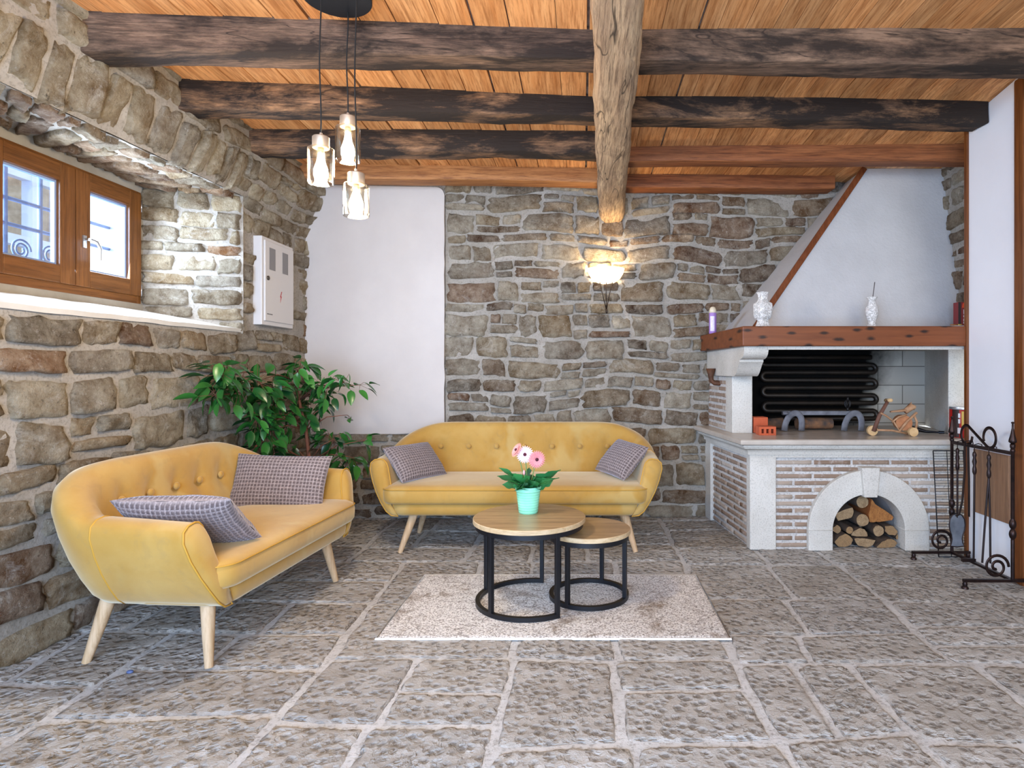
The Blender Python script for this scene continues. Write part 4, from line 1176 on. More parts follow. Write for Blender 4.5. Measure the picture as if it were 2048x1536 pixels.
# cornice and hearth slab
def sweep(b, path, prof, mi=0):
    """profile (offset to the left-front, z) swept along a plan path with mitred corners"""
    P_ = [Vector((x, y)) for x, y in path]; n = len(P_); m = len(prof); st = len(b.v)
    for i in range(n):
        nr = []
        for (a, c) in ((i - 1, i), (i, i + 1)):
            if a >= 0 and c < n:
                d = (P_[c] - P_[a]).normalized(); nr.append(Vector((-d.y, d.x)))
        if len(nr) == 2:
            mm = (nr[0] + nr[1]).normalized(); mm = mm / max(0.3, mm.dot(nr[0]))
        else: mm = nr[0]
        for o, z in prof:
            q = P_[i] + mm * o; b.v.append((q.x, q.y, z)); b.a.append(0)
    for i in range(n - 1):
        for k in range(m - 1):
            b.f.append((st+i*m+k+1, st+(i+1)*m+k+1, st+(i+1)*m+k, st+i*m+k)); b.m.append(mi)
path = [(1.056, 5.14), (1.17, 4.175), (2.86, 4.175)]      # walls lie to the left of travel -> offset negative
cor = [(-0.0, 0.64), (-0.012, 0.642), (-0.014, 0.662), (-0.028, 0.664), (-0.03, 0.682), (-0.036, 0.692), (-0.05, 0.704), (-0.066, 0.71), (-0.07, 0.722), (-0.08, 0.724), (-0.08, 0.736)]
b = B(); sweep(b, path, cor); b.f = [tuple(reversed(f)) for f in b.f]
b.build('cornice', m_cs, FP, ang=40)
hs_ = [(-0.0, 0.735), (-0.098, 0.737), (-0.108, 0.744), (-0.110, 0.758), (-0.108, 0.771), (-0.10, 0.777)]
b = B(); sweep(b, path, hs_); b.f = [tuple(reversed(f)) for f in b.f]
top = [b.v[5], b.v[11], b.v[17], (2.86, 5.14, 0.777)]
b.add(top, [(0, 1, 2, 3)])
b.build('hearth_slab', m_slab, FP, ang=40)
# piers
bev(B().prism([(1.123, 4.50), (1.275, 4.50), (1.275, 4.66), (1.112, 4.66)], 0.776, 1.21).build('pier', m_cs, FP, smooth=False))
b = B()
def fP(u, v, d): return (lerp(1.116, 1.078, u / 0.48) - d, 4.655 + u, v)
bricks(b, 0.0, 0.46, 0.786, 1.20, fP, 14, L=0.2, pitch=0.05)
b.prism([(1.116, 4.655), (1.275, 4.655), (1.275, 5.14), (1.078, 5.14)], 0.776, 1.41, 1)
b.build('pier_brickwork', [m_brick, m_bmort], FP, attr='tint', smooth=False)
bev(B().prism([(2.70, 4.43), (2.86, 4.43), (2.99, 5.15), (2.93, 5.15)], 0.776, 1.42).build('pier', m_cs, FP, smooth=False))
# scrolled corbel
prof = [(5.12, 1.205), (4.30, 1.205), (4.275, 1.212), (4.245, 1.232), (4.215, 1.262), (4.19, 1.288), (4.165, 1.306), (4.165, 1.322), (4.13, 1.326), (4.095, 1.338), (4.07, 1.358), (4.058, 1.384), (4.056, 1.411), (5.12, 1.411)]
b = B(); n = len(prof)
for side in (0, 1):
    for (y, z) in prof:
        xL = lerp(1.094, 1.062, (y - 4.05) / 1.07); b.v.append((xL if side == 0 else xL + (0.165 if y < 4.9 else 0.21), y, z)); b.a.append(0)
b.f.append(tuple(range(n))); b.f.append(tuple(reversed(range(n, 2 * n)))); b.m += [0, 0]
for k in range(n):
    k2 = (k + 1) % n; b.f.append((k2, k, n + k, n + k2)); b.m.append(0)
sharp(b.build('corbel', m_cs, FP), 30)
B().box((1.25, 4.05, 1.388), (2.86, 4.10, 1.412)).build('lintel', m_cs, FP, smooth=False)
# mantel beam with dark knots
def mantel_mat():
    t = NT('mantel_beam'); 
    g = t.noise(t.co((1.0, 9, 14)), 2.2, 7, 0.6, 0.4)
    c = t.mix(t.ramp(g, [(0.3, 0.0), (0.7, 1.0)]), '#7E4624', '#643419')
    kx = t.n('ShaderNodeTexVoronoi', feature='F1', voronoi_dimensions='2D'); kx.inputs['Scale'].default_value = 1.0
    sp = t.n('ShaderNodeSeparateXYZ'); t.l(t.co(), sp.inputs[0]); cb = t.n('ShaderNodeCombineXYZ')
    t.l(t.math('ADD', t.math('MULTIPLY', sp.outputs[0], 5.6), t.math('MULTIPLY', sp.outputs[1], 3.1)), cb.inputs[0]); t.l(t.math('MULTIPLY', sp.outputs[2], 13.0), cb.inputs[1]); t.l(cb.outputs[0], kx.inputs['Vector'])
    kk = t.math('ADD', kx.outputs['Distance'], t.math('MULTIPLY', t.noise(t.co((7, 7, 70)), 1.0, 4), 0.30))
    c = t.mix(t.ramp(kk, [(0.22, 0.95), (0.36, 0.0)]), c, '#1E0E08')
    t.col(c); t.set(Roughness=0.5, Specular_IOR_Level=0.35); t.bump(g, 0.15, 0.008); return t.m
b = B().prism([(1.067, 4.0), (2.86, 4.0), (2.86, 4.62), (1.36, 4.62), (1.31, 5.13), (1.005, 5.13)], 1.41, 1.543)
bev(b.build('mantel_beam', mantel_mat(), FP, smooth=False), 0.008)
# hood
hb_ = [(1.275, 4.5, 1.54), (2.86, 4.5, 1.54), (2.86, 4.77, CZ + 1.60), (2.238, 4.77, CZ + 1.60), (1.17, 5.14, 1.54), (2.25, 5.14, CZ + 1.60)]
b = B()
def quad(p, nu, nv, amp=0.003):
    p = [Vector(q) for q in p]
    nrm = (p[1] - p[0]).cross(p[3] - p[0]).normalized()
    def f(s, t):
        q = p[0].lerp(p[1], s).lerp(p[3].lerp(p[2], s), t)
        return q + nrm * amp * (nz(q.x * 4, q.z * 4) + 0.5 * nz(q.x * 14, q.z * 14))
    b.grid(f, nu, nv)
quad([hb_[0], hb_[1], hb_[2], hb_[3]], 40, 40)
quad([hb_[4], hb_[0], hb_[3], hb_[5]], 24, 40, 0.006)
b.build('hood', m_hood, FP)
a0, a1 = Vector(hb_[0]), Vector(hb_[3]); dirv = (a1 - a0).normalized(); sd = Vector((1, 0, 0)); nn_ = dirv.cross(sd).normalized()
sd = nn_.cross(dirv).normalized()
b = B(); V = []
for q in (a0 - dirv * 0.02, a1):
    for (u, w) in ((-0.022, -0.012), (0.022, -0.012), (0.022, 0.018), (-0.022, 0.018)):
        V.append(q + sd * u + (nn_ if nn_.y < 0 else -nn_) * w)
b.add(V, [(0, 1, 2, 3), (7, 6, 5, 4), (0, 4, 5, 1), (1, 5, 6, 2), (2, 6, 7, 3), (3, 7, 4, 0)])
bev(b.build('hood_batten', wood('batten_wood', '#7E4626', '#6B391C', '#54290F', 'Z', knots=False, bs=0.1, rough=0.5), FP, smooth=False), 0.003)
# firebox
def soot_mat():
    t = NT('fire_brick_soot'); v = t.co()
    br = t.n('ShaderNodeTexBrick'); br.inputs['Scale'].default_value = 1.0; br.inputs['Brick Width'].default_value = 0.42; br.inputs['Row Height'].default_value = 0.16
    br.inputs['Mortar Size'].default_value = 0.0035; br.inputs['Color1'].default_value = srgb('#BDB6A8'); br.inputs['Color2'].default_value = srgb('#ADA598'); br.inputs['Mortar'].default_value = srgb('#6b655c')
    sp = t.n('ShaderNodeSeparateXYZ'); t.l(v, sp.inputs[0]); cb = t.n('ShaderNodeCombineXYZ'); t.l(sp.outputs[0], cb.inputs[0]); t.l(sp.outputs[2], cb.inputs[1]); t.l(cb.outputs[0], br.inputs['Vector'])
    # soot stain: everything left of the flue, creeping right with height
    e = t.math('ADD', t.math('SUBTRACT', sp.outputs[0], t.math('MULTIPLY', sp.outputs[2], 0.36)), t.math('MULTIPLY', t.noise(v, 5, 6), 0.35))
    c = t.mix(t.ramp(t.math('MULTIPLY', e, 0.4), [(0.86, 1.0), (0.965, 0.0)]), br.outputs[0], '#0B0A09')
    t.col(c); t.set(Roughness=0.9, Specular_IOR_Level=0.1); return t.m
m_soot = soot_mat()
b = B()
b.grid(lambda s, t: (lerp(1.2, 3.02, s), 5.12, lerp(0.776, 1.42, t)), 4, 4)
b.grid(lambda s, t: (1.28, lerp(4.62, 5.13, s), lerp(0.776, 1.42, t)), 4, 4)
b.box((1.2, 4.62, 1.412), (2.98, 5.14, 1.43))
b.build('firebox_lining', m_soot, FP, smooth=False)
b = B(); yc = 5.0; r = 0.0205; rows_ = [0.845 + 0.064 * k for k in range(9)]
pts = []
for k, z in enumerate(rows_):
    yy = yc + 0.012 * k
    xa, xb_ = 1.55, 2.42 + 0.004 * k
    seq = [(xa, z), (xb_, z)] if k % 2 == 0 else [(xb_, z), (xa, z)]
    for (x, zz) in seq: pts.append((x, yy, zz))
    if k < len(rows_) - 1:
        x = seq[1][0]; sg = 1 if x > 2 else -1
        for q in range(1, 8):
            a = -pi / 2 + pi * q / 8; pts.append((x + sg * 0.036 * cos(a), yy + 0.012 * q / 8, z + 0.032 + 0.032 * sin(a)))
b.tube(pts, r, 12); b.build('heating_coil', simple('sooty_pipe', '#1C1A18', 0.45, 0.5, c2='#352B22', scale=6), FP)
m_rust = simple('rusty_pipe', '#6A4126', 0.7, 0.3, c2='#3A2A20', scale=25)
b = B(); b.tube([(1.035, 4.84, 1.262), (1.035, 4.84, 1.20), (1.04, 4.84, 1.165), (1.062, 4.83, 1.145), (1.15, 4.80, 1.142)], [0.040, 0.022, 0.020, 0.020, 0.020], 14)
b.build('overflow_pipe', m_rust, FP)

# ------------------------------------------------------------------ things on and in the fireplace
SL = 0.7775; MZ = 1.5435
# bricks beside the left pier
m_red_b = simple('orange_brick', '#C05A34', 0.85, c2='#A84B2A', scale=14, bump=0.3)
def hollow(b, x0, x1, y0, y1, z0, z1, holes=3):
    w = x1 - x0; hw = w / (holes * 2 + 1); zc0, zc1 = lerp(z0, z1, 0.22), lerp(z0, z1, 0.74)
    b.box((x0, y0, z0), (x1, y1, zc0)); b.box((x0, y0, zc1), (x1, y1, z1))
    for k in range(holes + 1): b.box((x0 + 2 * k * hw, y0, zc0), (x0 + (2 * k + 1) * hw, y1, zc1))
b = B(); hollow(b, 1.278, 1.40, 4.34, 4.43, SL, SL + 0.062); tag(b.build('hollow_brick', m_red_b, smooth=False), 'orange hollow brick with three slots standing in front of the left pier', 'brick')
tag(bevel(B().box((1.284, 4.50, SL), (1.392, 4.62, SL + 0.118)).build('solid_brick', m_red_b, smooth=False), 0.004), 'plain orange brick upright behind the three slotted hollow brick', 'brick')
# andiron grate
m_and = simple('grey_ash_iron', '#7A7B82', 0.7, 0.2, c2='#55565C', scale=14)
AN = thing('log_grate', 'grey iron log grate with curved straps and a long bar, inside the fireplace', 'log grate', (1.85, 4.7, SL), world=True)
def strap(pts, w, th, name):
    b = B(); n = len(pts)
    for (x, y, z) in pts:
        for (dy, dn) in ((-w / 2, 0), (w / 2, 0)): b.v.append((x, y + dy, z)); b.a.append(0)
    o0 = len(b.v)
    for (x, y, z) in pts:
        for dy in (-w / 2, w / 2): b.v.append((x + 0.0, y + dy, z - th)); b.a.append(0)
    for i in range(n - 1):
        b.f += [(2*i, 2*i+1, 2*i+3, 2*i+2), (o0+2*i+2, o0+2*i+3, o0+2*i+1, o0+2*i), (2*i, 2*i+2, o0+2*i+2, o0+2*i), (2*i+1, o0+2*i+1, o0+2*i+3, 2*i+3)]; b.m += [0] * 4
    return b.build(name, m_and, AN, ang=40)
for ox, ex in ((1.62, 0), (2.08, 0)):
    # arched leg seen side on: rises from the hearth, over, and back down
    pts = []
    for k in range(15):
        a = pi * k / 14; pts.append((ox + 0.062 - 0.062 * cos(a) if False else ox - 0.066 * cos(a) + 0.02 * sin(a), 4.62, SL + 0.005 + 0.135 * sin(a) ** 0.75))
    B().tube(pts, 0.017, 8, flat=(0.3, 1.5)).build('arched_leg', m_and, AN)
B().box((1.55, 4.63, SL + 0.125), (2.10, 4.665, SL + 0.155)).build('long_bar', m_and, AN, smooth=False)
B().tube([(1.54, 4.61, SL + 0.14), (1.58, 4.61, SL + 0.14)], 0.012, 12).build('bar_knob', m_and, AN)
b = B()
for k in range(5):
    a = 2 * pi * k / 5; b.tube([(2.055 + 0.022 * cos(t) * cos(a), 4.65 + 0.022 * cos(t) * sin(a), SL + 0.21 + 0.03 * sin(t)) for t in [-pi / 2 + pi * q / 8 for q in range(9)]], 0.005, 6)
b.tube([(2.055, 4.65, SL + 0.15), (2.055, 4.65, SL + 0.185)], 0.008, 8); b.tube([(2.055, 4.65, SL + 0.235), (2.055, 4.65, SL + 0.265)], [0.010, 0.006], 8)
b.build('twisted_finial', simple('black_iron', '#1B1A1C', 0.5, 0.5), AN)
# charred log
def bark_mats(tag_, c):
    return [simple('bark_' + tag_, '#5E4D3E', 0.9, c2='#3E3128', scale=18, bump=0.8, bscale=40), wood('end_grain_' + tag_, c, '#8C7252', '#66503A', 'Y', knots=False, bs=0.2, rough=0.8, f=2.0)]
b = B(); b.tube([(1.69, 4.74, SL + 0.05), (1.80, 4.745, SL + 0.052), (1.97, 4.75, SL + 0.05)], [0.043, 0.046, 0.044], 10)
m_char = simple('charred_wood', '#3A3532', 0.9, c2='#9A6A42', scale=9, bump=0.6)
tag(b.build('burnt_log', m_char, ang=50), 'half burnt log lying under the bar of the iron log grate', 'log')
b = B(); b.tube([(1.47, 4.80, SL + 0.045), (1.60, 4.80, SL + 0.05)], [0.04, 0.045], 8); tag(b.build('burnt_log', m_char, ang=50), 'black burnt log stub behind the orange bricks in the fireplace', 'log')
# twig tricycle
m_twig = simple('peeled_twig', '#B08A66', 0.7, c2='#8E6444', scale=22)
m_dtwig = simple('dark_twig', '#6B4636', 0.75, c2='#543629', scale=20)
m_cut = simple('cut_branch_end', '#D0AE80', 0.7, c2='#BC9866', scale=30)
TY_ = 4.33
def q_(u, v, dy=0.0):                      # coordinates measured on the ornament itself
    return tuple(P(1700 + u / 11.38, 770 + v / 11.38, TY_) + Vector((0, dy, 0)))
zoff = SL - q_(0, 1100)[2]
TRI = thing('twig_tricycle', 'rustic ornament tricycle made of twigs and branch slices on the hearth slab', 'ornament', (2.15, TY_, SL), world=True)
def Q(u, v, dy=0.0):
    p = q_(u, v, dy); return (p[0], p[1], p[2] + zoff)
def wheel(u, v, r, dy, y2=0.024):
    c = Vector(Q(u, v, dy)); c.z = SL + r
    b = B(); b.tube([c, c + Vector((0, y2, 0))], r, 24); b.f_ = 0
    o = b.build('wheel', [m_cut], TRI, ang=40); return o
wheel(505, 1005, 0.036, -0.012); wheel(1325, 1060, 0.032, -0.075); wheel(1440, 1000, 0.032, 0.05)
B().tube([Q(505, 1000, -0.02), Q(640, 640, -0.02), Q(855, 300, -0.01)], [0.015, 0.014, 0.012], 10).build('steering_post', m_dtwig, TRI)
B().tube([Q(835, 290, -0.06), Q(910, 310, 0.06)], 0.013, 12).build('handlebar', m_cut, TRI)
b = B()
for pl, rr in (([(640, 580), (760, 640), (920, 760)], .007), ([(900, 790), (1050, 670), (1230, 620)], .007), ([(560, 965), (900, 975), (1250, 1050)], .008),
               ([(940, 780), (1080, 1000)], .006), ([(1060, 1000), (1250, 760), (1460, 570)], .009), ([(1400, 640), (1460, 780), (1430, 1000)], .008), ([(1330, 1050), (1440, 1010)], .006)):
    b.tube([Q(u, v, -0.035) for u, v in pl], rr, 8)
b.build('twig_frame', m_twig, TRI)
c = Vector(Q(1200, 810, -0.02))
B().tube([c + Vector((0, 0, 0)), c + Vector((0.02, 0.09, 0))], [0.055, 0.054], 20).build('log_slice_body', [simple('copper_bark_slice', '#B4794C', 0.7, c2='#94582F', scale=20)], TRI, ang=50)
b = B(); b.tube([Q(920, 560, 0), Q(1150, 540, 0), Q(1300, 520, 0)], [0.010, 0.016, 0.018], 8, flat=(1.2, 0.6)); b.tube([Q(1250, 560, 0), Q(1400, 440, 0), Q(1470, 470, 0)], [0.02, 0.026, 0.018], 8); b.tube([Q(1330, 470, 0), Q(1400, 340, 0)], [0.01, 0.003], 6)
b.build('bark_saddle', m_twig, TRI)
# black poker end
b = B(); b.tube([(2.44, 4.52, SL + 0.035), (2.50, 4.50, SL + 0.03), (2.56, 4.47, SL + 0.014), (2.63, 4.43, SL + 0.012)], [0.022, 0.018, 0.010, 0.007], 10)
b.tube([(2.63, 4.43, SL + 0.012), (2.66, 4.41, SL + 0.014)], 0.011, 8)
tag(b.build('poker', simple('blackened_iron', '#17161A', 0.4, 0.6), ang=40), 'short black iron poker lying on the hearth behind the twig tricycle', 'poker')

# spray can
SCn = thing('spray_can', 'purple and white aerosol can with a cream cap on the left mantel end', 'spray can', (1.055, 4.86, MZ))
B().lathe([(0.028, 0.0), (0.030, 0.003), (0.030, 0.165), (0.027, 0.175)], 24).build('can_body', simple('purple_can', '#9A76B8', 0.35), SCn, ang=40)
B().lathe([(0.029, 0.166), (0.028, 0.19), (0.022, 0.21), (0.012, 0.218), (0.002, 0.22)], 24).build('cap', simple('cream_cap', '#D8CBB0', 0.4), SCn)
b = B()
for (a0, a1, z0, z1) in ((-2.5, -1.3, 0.02, 0.14),):
    n = 10
    for k in range(n + 1):
        a = lerp(a0, a1, k / n)
        for z in (z0, z1): b.v.append((0.0304 * cos(a), 0.0304 * sin(a), z)); b.a.append(0)
    for k in range(n): b.f.append((2*k, 2*k+2, 2*k+3, 2*k+1)); b.m.append(0)
b.build('label', simple('white_can_label', '#DCD6E2', 0.4, c2='#C3B3D6', scale=60), SCn)
# vases
def relief():
    t = NT('carved_white_plaster'); v = t.co()
    n = t.noise(v, 48, 2, 0.5, 1.8)
    f = t.ramp(n, [(0.42, 0.0), (0.5, 1.0)])
    t.col(t.mix(f, '#BDBAB4', '#DEDBD6')); t.set(Roughness=0.7); t.bump(f, 0.7, 0.006); return t.m
m_vase = relief()
def square_lathe(prof, ex, n=40):
    b = B(); V = []; F = []
    for r, z in prof:
        for k in range(n):
            a = 2 * pi * k / n + 0.35
            c_, s_ = cos(a), sin(a)
            c2 = math.copysign(abs(cos(2*pi*k/n)) ** ex, cos(2*pi*k/n)); s2 = math.copysign(abs(sin(2*pi*k/n)) ** ex, sin(2*pi*k/n))
            x, y = r * c2, r * s2
            V.append((x * cos(0.4) - y * sin(0.4), x * sin(0.4) + y * cos(0.4), z))
    m = len(prof)
    for i in range(m - 1):
        for k in range(n):
            k2 = (k + 1) % n; F.append((i*n+k, i*n+k2, (i+1)*n+k2, (i+1)*n+k))
    F.append(tuple(reversed(range(n))))
    return b.add(V, F)
o = square_lathe([(0.040, 0), (0.042, 0.012), (0.034, 0.04), (0.031, 0.055), (0.046, 0.07), (0.052, 0.09), (0.055, 0.15), (0.052, 0.172), (0.032, 0.186), (0.026, 0.205), (0.028, 0.235), (0.038, 0.25), (0.034, 0.25), (0.024, 0.23), (0.02, 0.2)], 0.45).build('vase', m_vase, ang=50, loc=(1.262, 4.2, MZ))
tag(o, 'squarish white carved vase in front of the brown batten on the mantel', 'vase')
o = B().lathe([(0.030, 0), (0.031, 0.015), (0.026, 0.04), (0.027, 0.055), (0.040, 0.085), (0.045, 0.115), (0.043, 0.145), (0.030, 0.168), (0.024, 0.185), (0.026, 0.20), (0.037, 0.222), (0.033, 0.222), (0.022, 0.20), (0.02, 0.18)], 32).build('vase', m_vase, ang=50, loc=(2.05, 4.25, MZ))
tag(o, 'round white carved vase holding a thin dark stick, middle of the mantel', 'vase')
tag(B().tube([(2.055, 4.255, MZ + 0.19), (2.075, 4.26, MZ + 0.33)], 0.003, 6).build('incense_stick', simple('dark_stick', '#4a4342', 0.7)), 'thin dark stick poking out of the round white vase', 'stick')
# red fire lighter pack on the mantel
def text(txt, size, mat, parent, M, name, ext_=0.0004, bold=0.0):
    cu = bpy.data.curves.new(name, 'FONT'); cu.body = txt; cu.size = size; cu.extrude = ext_; cu.offset = bold; cu.align_x = 'CENTER'; cu.align_y = 'CENTER'
    tmp = bpy.data.objects.new('tmp', cu); C.objects.link(tmp)
    dg = bpy.context.evaluated_depsgraph_get(); me = bpy.data.meshes.new_from_object(tmp.evaluated_get(dg))
    bpy.data.objects.remove(tmp); bpy.data.curves.remove(cu)
    me.transform(M); me.materials.clear(); me.materials.append(mat); me.name = name
    o = bpy.data.objects.new(name, me); C.objects.link(o); o.parent = parent
    return o
m_wprint = simple('white_print', '#E2DCDC', 0.5); m_redp = simple('dark_red_pack', '#7E1418', 0.35); m_blk = simple('pack_black', '#1E1014', 0.4); m_org = simple('pack_flame_orange', '#D8481A', 0.4)
PK = thing('firelighter_pack', 'dark red firelighter carton with vertical white lettering at the right end of the mantel', 'box', (2.745, 4.30, MZ))
bevel(B().box((-0.07, -0.03, 0), (0.07, 0.03, 0.19)).build('carton', m_redp, PK, smooth=False), 0.002)
yf = -0.0306
B().box((-0.0704, -0.030, 0.0), (-0.052, yf, 0.188)).build('carton_edge', m_blk, PK, smooth=False)
b = B().prism([(-0.045, 0.150), (-0.040, 0.178), (-0.030, 0.186), (-0.022, 0.168), (-0.018, 0.145), (-0.03, 0.15)], 0, 0.0006); b.v = [(x, yf - z + 0.0003, y) for x, y, z in b.v]; b.build('flame_print', m_org, PK, smooth=False)
FM = lambda x, z: Matrix.Translation((x, yf - 0.0003, z)) @ Matrix.Rotation(pi / 2, 4, 'X') @ Matrix.Rotation(-pi / 2, 4, 'Z')
text('Zeds', 0.052, m_wprint, PK, FM(-0.018, 0.085), 'brand_lettering', bold=0.001)
text('POTPALJ', 0.030, m_wprint, PK, FM(0.022, 0.075), 'product_lettering', bold=0.0005)
MB_ = thing('match_box', 'small pale box lying flat in front of the red firelighter carton on the mantel', 'box', (2.66, 4.20, MZ))
bevel(B().box((-0.065, -0.025, 0), (0.065, 0.025, 0.016)).build('box_sleeve', simple('pale_card', '#CFCFCB', 0.6), MB_, smooth=False), 0.001)
B().box((-0.055, -0.0255, 0.002), (-0.02, -0.0250, 0.009)).build('pink_print', simple('pink_print', '#C77A9A', 0.6), MB_, smooth=False)
LG = thing('candle_lighter', 'short brown and yellow lighter lying on top of the pale match box on the mantel', 'lighter', (2.625, 4.20, MZ + 0.0225))
B().tube([(-0.05, 0, 0), (0.0, 0, 0.0)], [0.004, 0.0062], 8).build('handle', simple('brown_plastic', '#9A6232', 0.4), LG)
B().tube([(0.0, 0, 0), (0.03, 0, 0.002)], [0.0055, 0.004], 8).build('nozzle', simple('brass_yellow', '#C0A052', 0.4), LG)
# red canister on the hearth slab
RC = thing('red_canister', 'red tin canister with silver lid standing at the right end of the hearth slab', 'canister', (2.70, 4.235, SL))
B().lathe([(0.095, 0), (0.097, 0.003), (0.097, 0.197), (0.095, 0.2)], 40).build('tin_body', simple('red_tin', '#B0201A', 0.35), RC, ang=40)
B().lathe([(0.098, 0.196), (0.099, 0.2), (0.097, 0.212), (0.085, 0.214)], 40).build('tin_lid', simple('silver_lid', '#C6C8CC', 0.3, 0.8), RC, ang=40)
def wrap(name, mat, rects, r=0.0975, parent=RC):
    b = B()
    for (a0, a1, z0, z1) in rects:
        n = max(1, int(abs(a1 - a0) / 0.06)); st = len(b.v)
        for k in range(n + 1):
            a = lerp(a0, a1, k / n)
            for z in (z0, z1): b.v.append((r * cos(a), r * sin(a), z)); b.a.append(0)
        for k in range(n): b.f.append((st+2*k, st+2*k+2, st+2*k+3, st+2*k+1)); b.m.append(0)
    return b.build(name, mat, parent)
d_ = lambda x: -pi + math.acos(max(-1, min(1, -x / 0.0975)))
wrap('dark_label_strip', simple('dark_label', '#33201C', 0.4), [(d_(-0.097), d_(-0.078), 0.004, 0.196)], 0.0974)
wrap('yellow_label_bar', simple('yellow_label', '#D9B63A', 0.4), [(d_(-0.068), d_(-0.058), 0.08, 0.185)])
wrap('round_pictograms', simple('pale_pictogram', '#E5C3C0', 0.5), [(d_(-0.048), d_(-0.036), z, z + 0.010) for z in (0.125, 0.140, 0.155)])
ln = []
for c0, c1, z0, z1 in ((-0.03, -0.006, 0.095, 0.178), (-0.002, 0.02, 0.095, 0.178), (-0.046, -0.026, 0.025, 0.085)):
    z = z0
    while z < z1: ln.append((d_(c0), d_(c1), z, z + 0.0028)); z += 0.006
wrap('fine_print', simple('fine_print_pink', '#C98080', 0.5), ln)
for q in [(d_(-0.082), d_(-0.074), 0.14, 0.17), (d_(-0.082), d_(-0.074), 0.10, 0.13), (d_(-0.084), d_(-0.068), 0.03, 0.07), (d_(0.0), d_(0.018), 0.03, 0.085)]: wrap('white_mark', m_wprint, [q], 0.0977)

# ---- split logs under the arch
def firewood(poly, y0, depth, c, lab, yaw=0.0, seed=0, round_=None):
    b = B(); rng = random.Random(seed)
    pts = []
    if round_:
        u, v, r = round_
        poly = [(u + r * (1 + 0.06 * nz(cos(2*pi*k/18) + seed, sin(2*pi*k/18))) * cos(2*pi*k/18), v - r * (1 + 0.06 * nz(cos(2*pi*k/18) + seed, sin(2*pi*k/18))) * sin(2*pi*k/18)) for k in range(18)]
    else:
        out = []
        for i, p in enumerate(poly):
            q = poly[(i + 1) % len(poly)]
            for t in (0.12, 0.5, 0.88): out.append((lerp(p[0], q[0], t) + rng.uniform(-6, 6), lerp(p[1], q[1], t) + rng.uniform(-6, 6)))
        poly = out
    pr = [P(1640 + u / 10.78, 970 + v / 10.78, 4.22) for u, v in poly]
    pr = [(p.x, max(0.006, p.z + 0.008)) for p in pr]
    n = len(pr); cx = sum(p[0] for p in pr) / n; cz = sum(p[1] for p in pr) / n
    area2 = sum(pr[i][0] * pr[(i+1) % n][1] - pr[(i+1) % n][0] * pr[i][1] for i in range(n))
    if area2 < 0: pr.reverse()
    ny = 7
    for j in range(ny + 1):
        y = y0 + depth * j / ny
        for k, (x, z) in enumerate(pr):
            rr = 1 + 0.05 * nz(x * 20, z * 20, y * 14 + seed) + 0.03 * nz(x * 60, z * 60, y * 40)
            if j == 0: rr *= 0.99
            b.v.append((cx + (x - cx) * rr + yaw * (y - y0), y + (0.004 * nz(x * 40, z * 40) if j == 0 else 0), max(0.005, cz + (z - cz) * rr))); b.a.append(0)
    for j in range(ny):
        for k in range(n):
            k2 = (k + 1) % n; b.f.append((j*n+k, j*n+k2, (j+1)*n+k2, (j+1)*n+k)); b.m.append(0)
    b.f.append(tuple(reversed(range(n)))); b.m.append(1); b.f.append(tuple(ny*n + k for k in range(n))); b.m.append(1)
    o = b.build('firewood_log', c, ang=45)
    return tag(o, lab, 'firewood', 'logs stacked in the arched store')
wA = bark_mats('pale', '#A8906E'); wB = bark_mats('warm', '#977750'); wO = [simple('orange_split', '#A5602C', 0.8, c2='#8A4A22', scale=12, bump=0.5), wood('split_face', '#A97440', '#94602F', '#6B3F1E', 'Y', knots=False, bs=0.3)]
firewood(None, 4.24, 0.34, wA, 'round pale log at the top of the pile, under the keystone', -0.1, 1, (945, 405, 132))
firewood([(350, 625), (700, 500), (735, 620), (660, 740), (400, 800), (345, 720)], 4.22, 0.3, wA, 'half round log high on the left of the pile', 0, 2)
firewood(None, 4.21, 0.36, wA, 'round log with a small crack in the middle of the pile', -0.05, 3, (905, 775, 132))
firewood([(1125, 330), (1220, 450), (1610, 720), (1560, 800), (1240, 830), (1075, 850), (1060, 640)], 4.23, 0.32, wO, 'large orange brown split wedge on the right of the pile', 0, 4)
firewood(None, 4.20, 0.36, wB, 'thin grey round log on the left, between two bigger ones', 0.0, 5, (610, 985, 78))
firewood([(660, 1110), (720, 1020), (850, 950), (950, 975), (1020, 1060), (1030, 1140), (800, 1130)], 4.22, 0.32, wA, 'half moon log with flat side down, low in the middle', 0, 6)
firewood(None, 4.20, 0.36, wA, 'small round log with a dark pith spot, right of centre', 0.05, 7, (1232, 1000, 118))
firewood([(1400, 905), (1560, 905), (1680, 1030), (1640, 1110), (1480, 1095), (1395, 1015)], 4.22, 0.30, wB, 'greyish split log leaning to the right side of the arch', 0, 8)
firewood([(290, 1230), (400, 1110), (530, 1050), (690, 1180), (640, 1290), (520, 1350), (360, 1330)], 4.20, 0.34, wB, 'rough split log on the floor at the left of the pile', 0, 9)
firewood([(720, 1170), (860, 1160), (1180, 1200), (1130, 1310), (1000, 1355), (800, 1330)], 4.21, 0.34, wA, 'half moon log on the floor in the middle, flat side up', 0, 10)
firewood([(1190, 1350), (1300, 1230), (1440, 1170), (1560, 1180), (1640, 1270), (1580, 1340), (1260, 1378)], 4.20, 0.34, wB, 'dark split wedge on the floor at the right of the pile', 0, 11)
firewood([(1660, 1170), (1710, 1090), (1750, 1120), (1740, 1200), (1690, 1220)], 4.24, 0.2, wB, 'smallest corner of split wood against the right springer of the arch', 0, 12)
firewood([(310, 960), (400, 900), (470, 960), (480, 1040), (400, 1090), (310, 1030)], 4.24, 0.2, wB, 'splintered jagged stub above the rough left floor log', 0, 13)

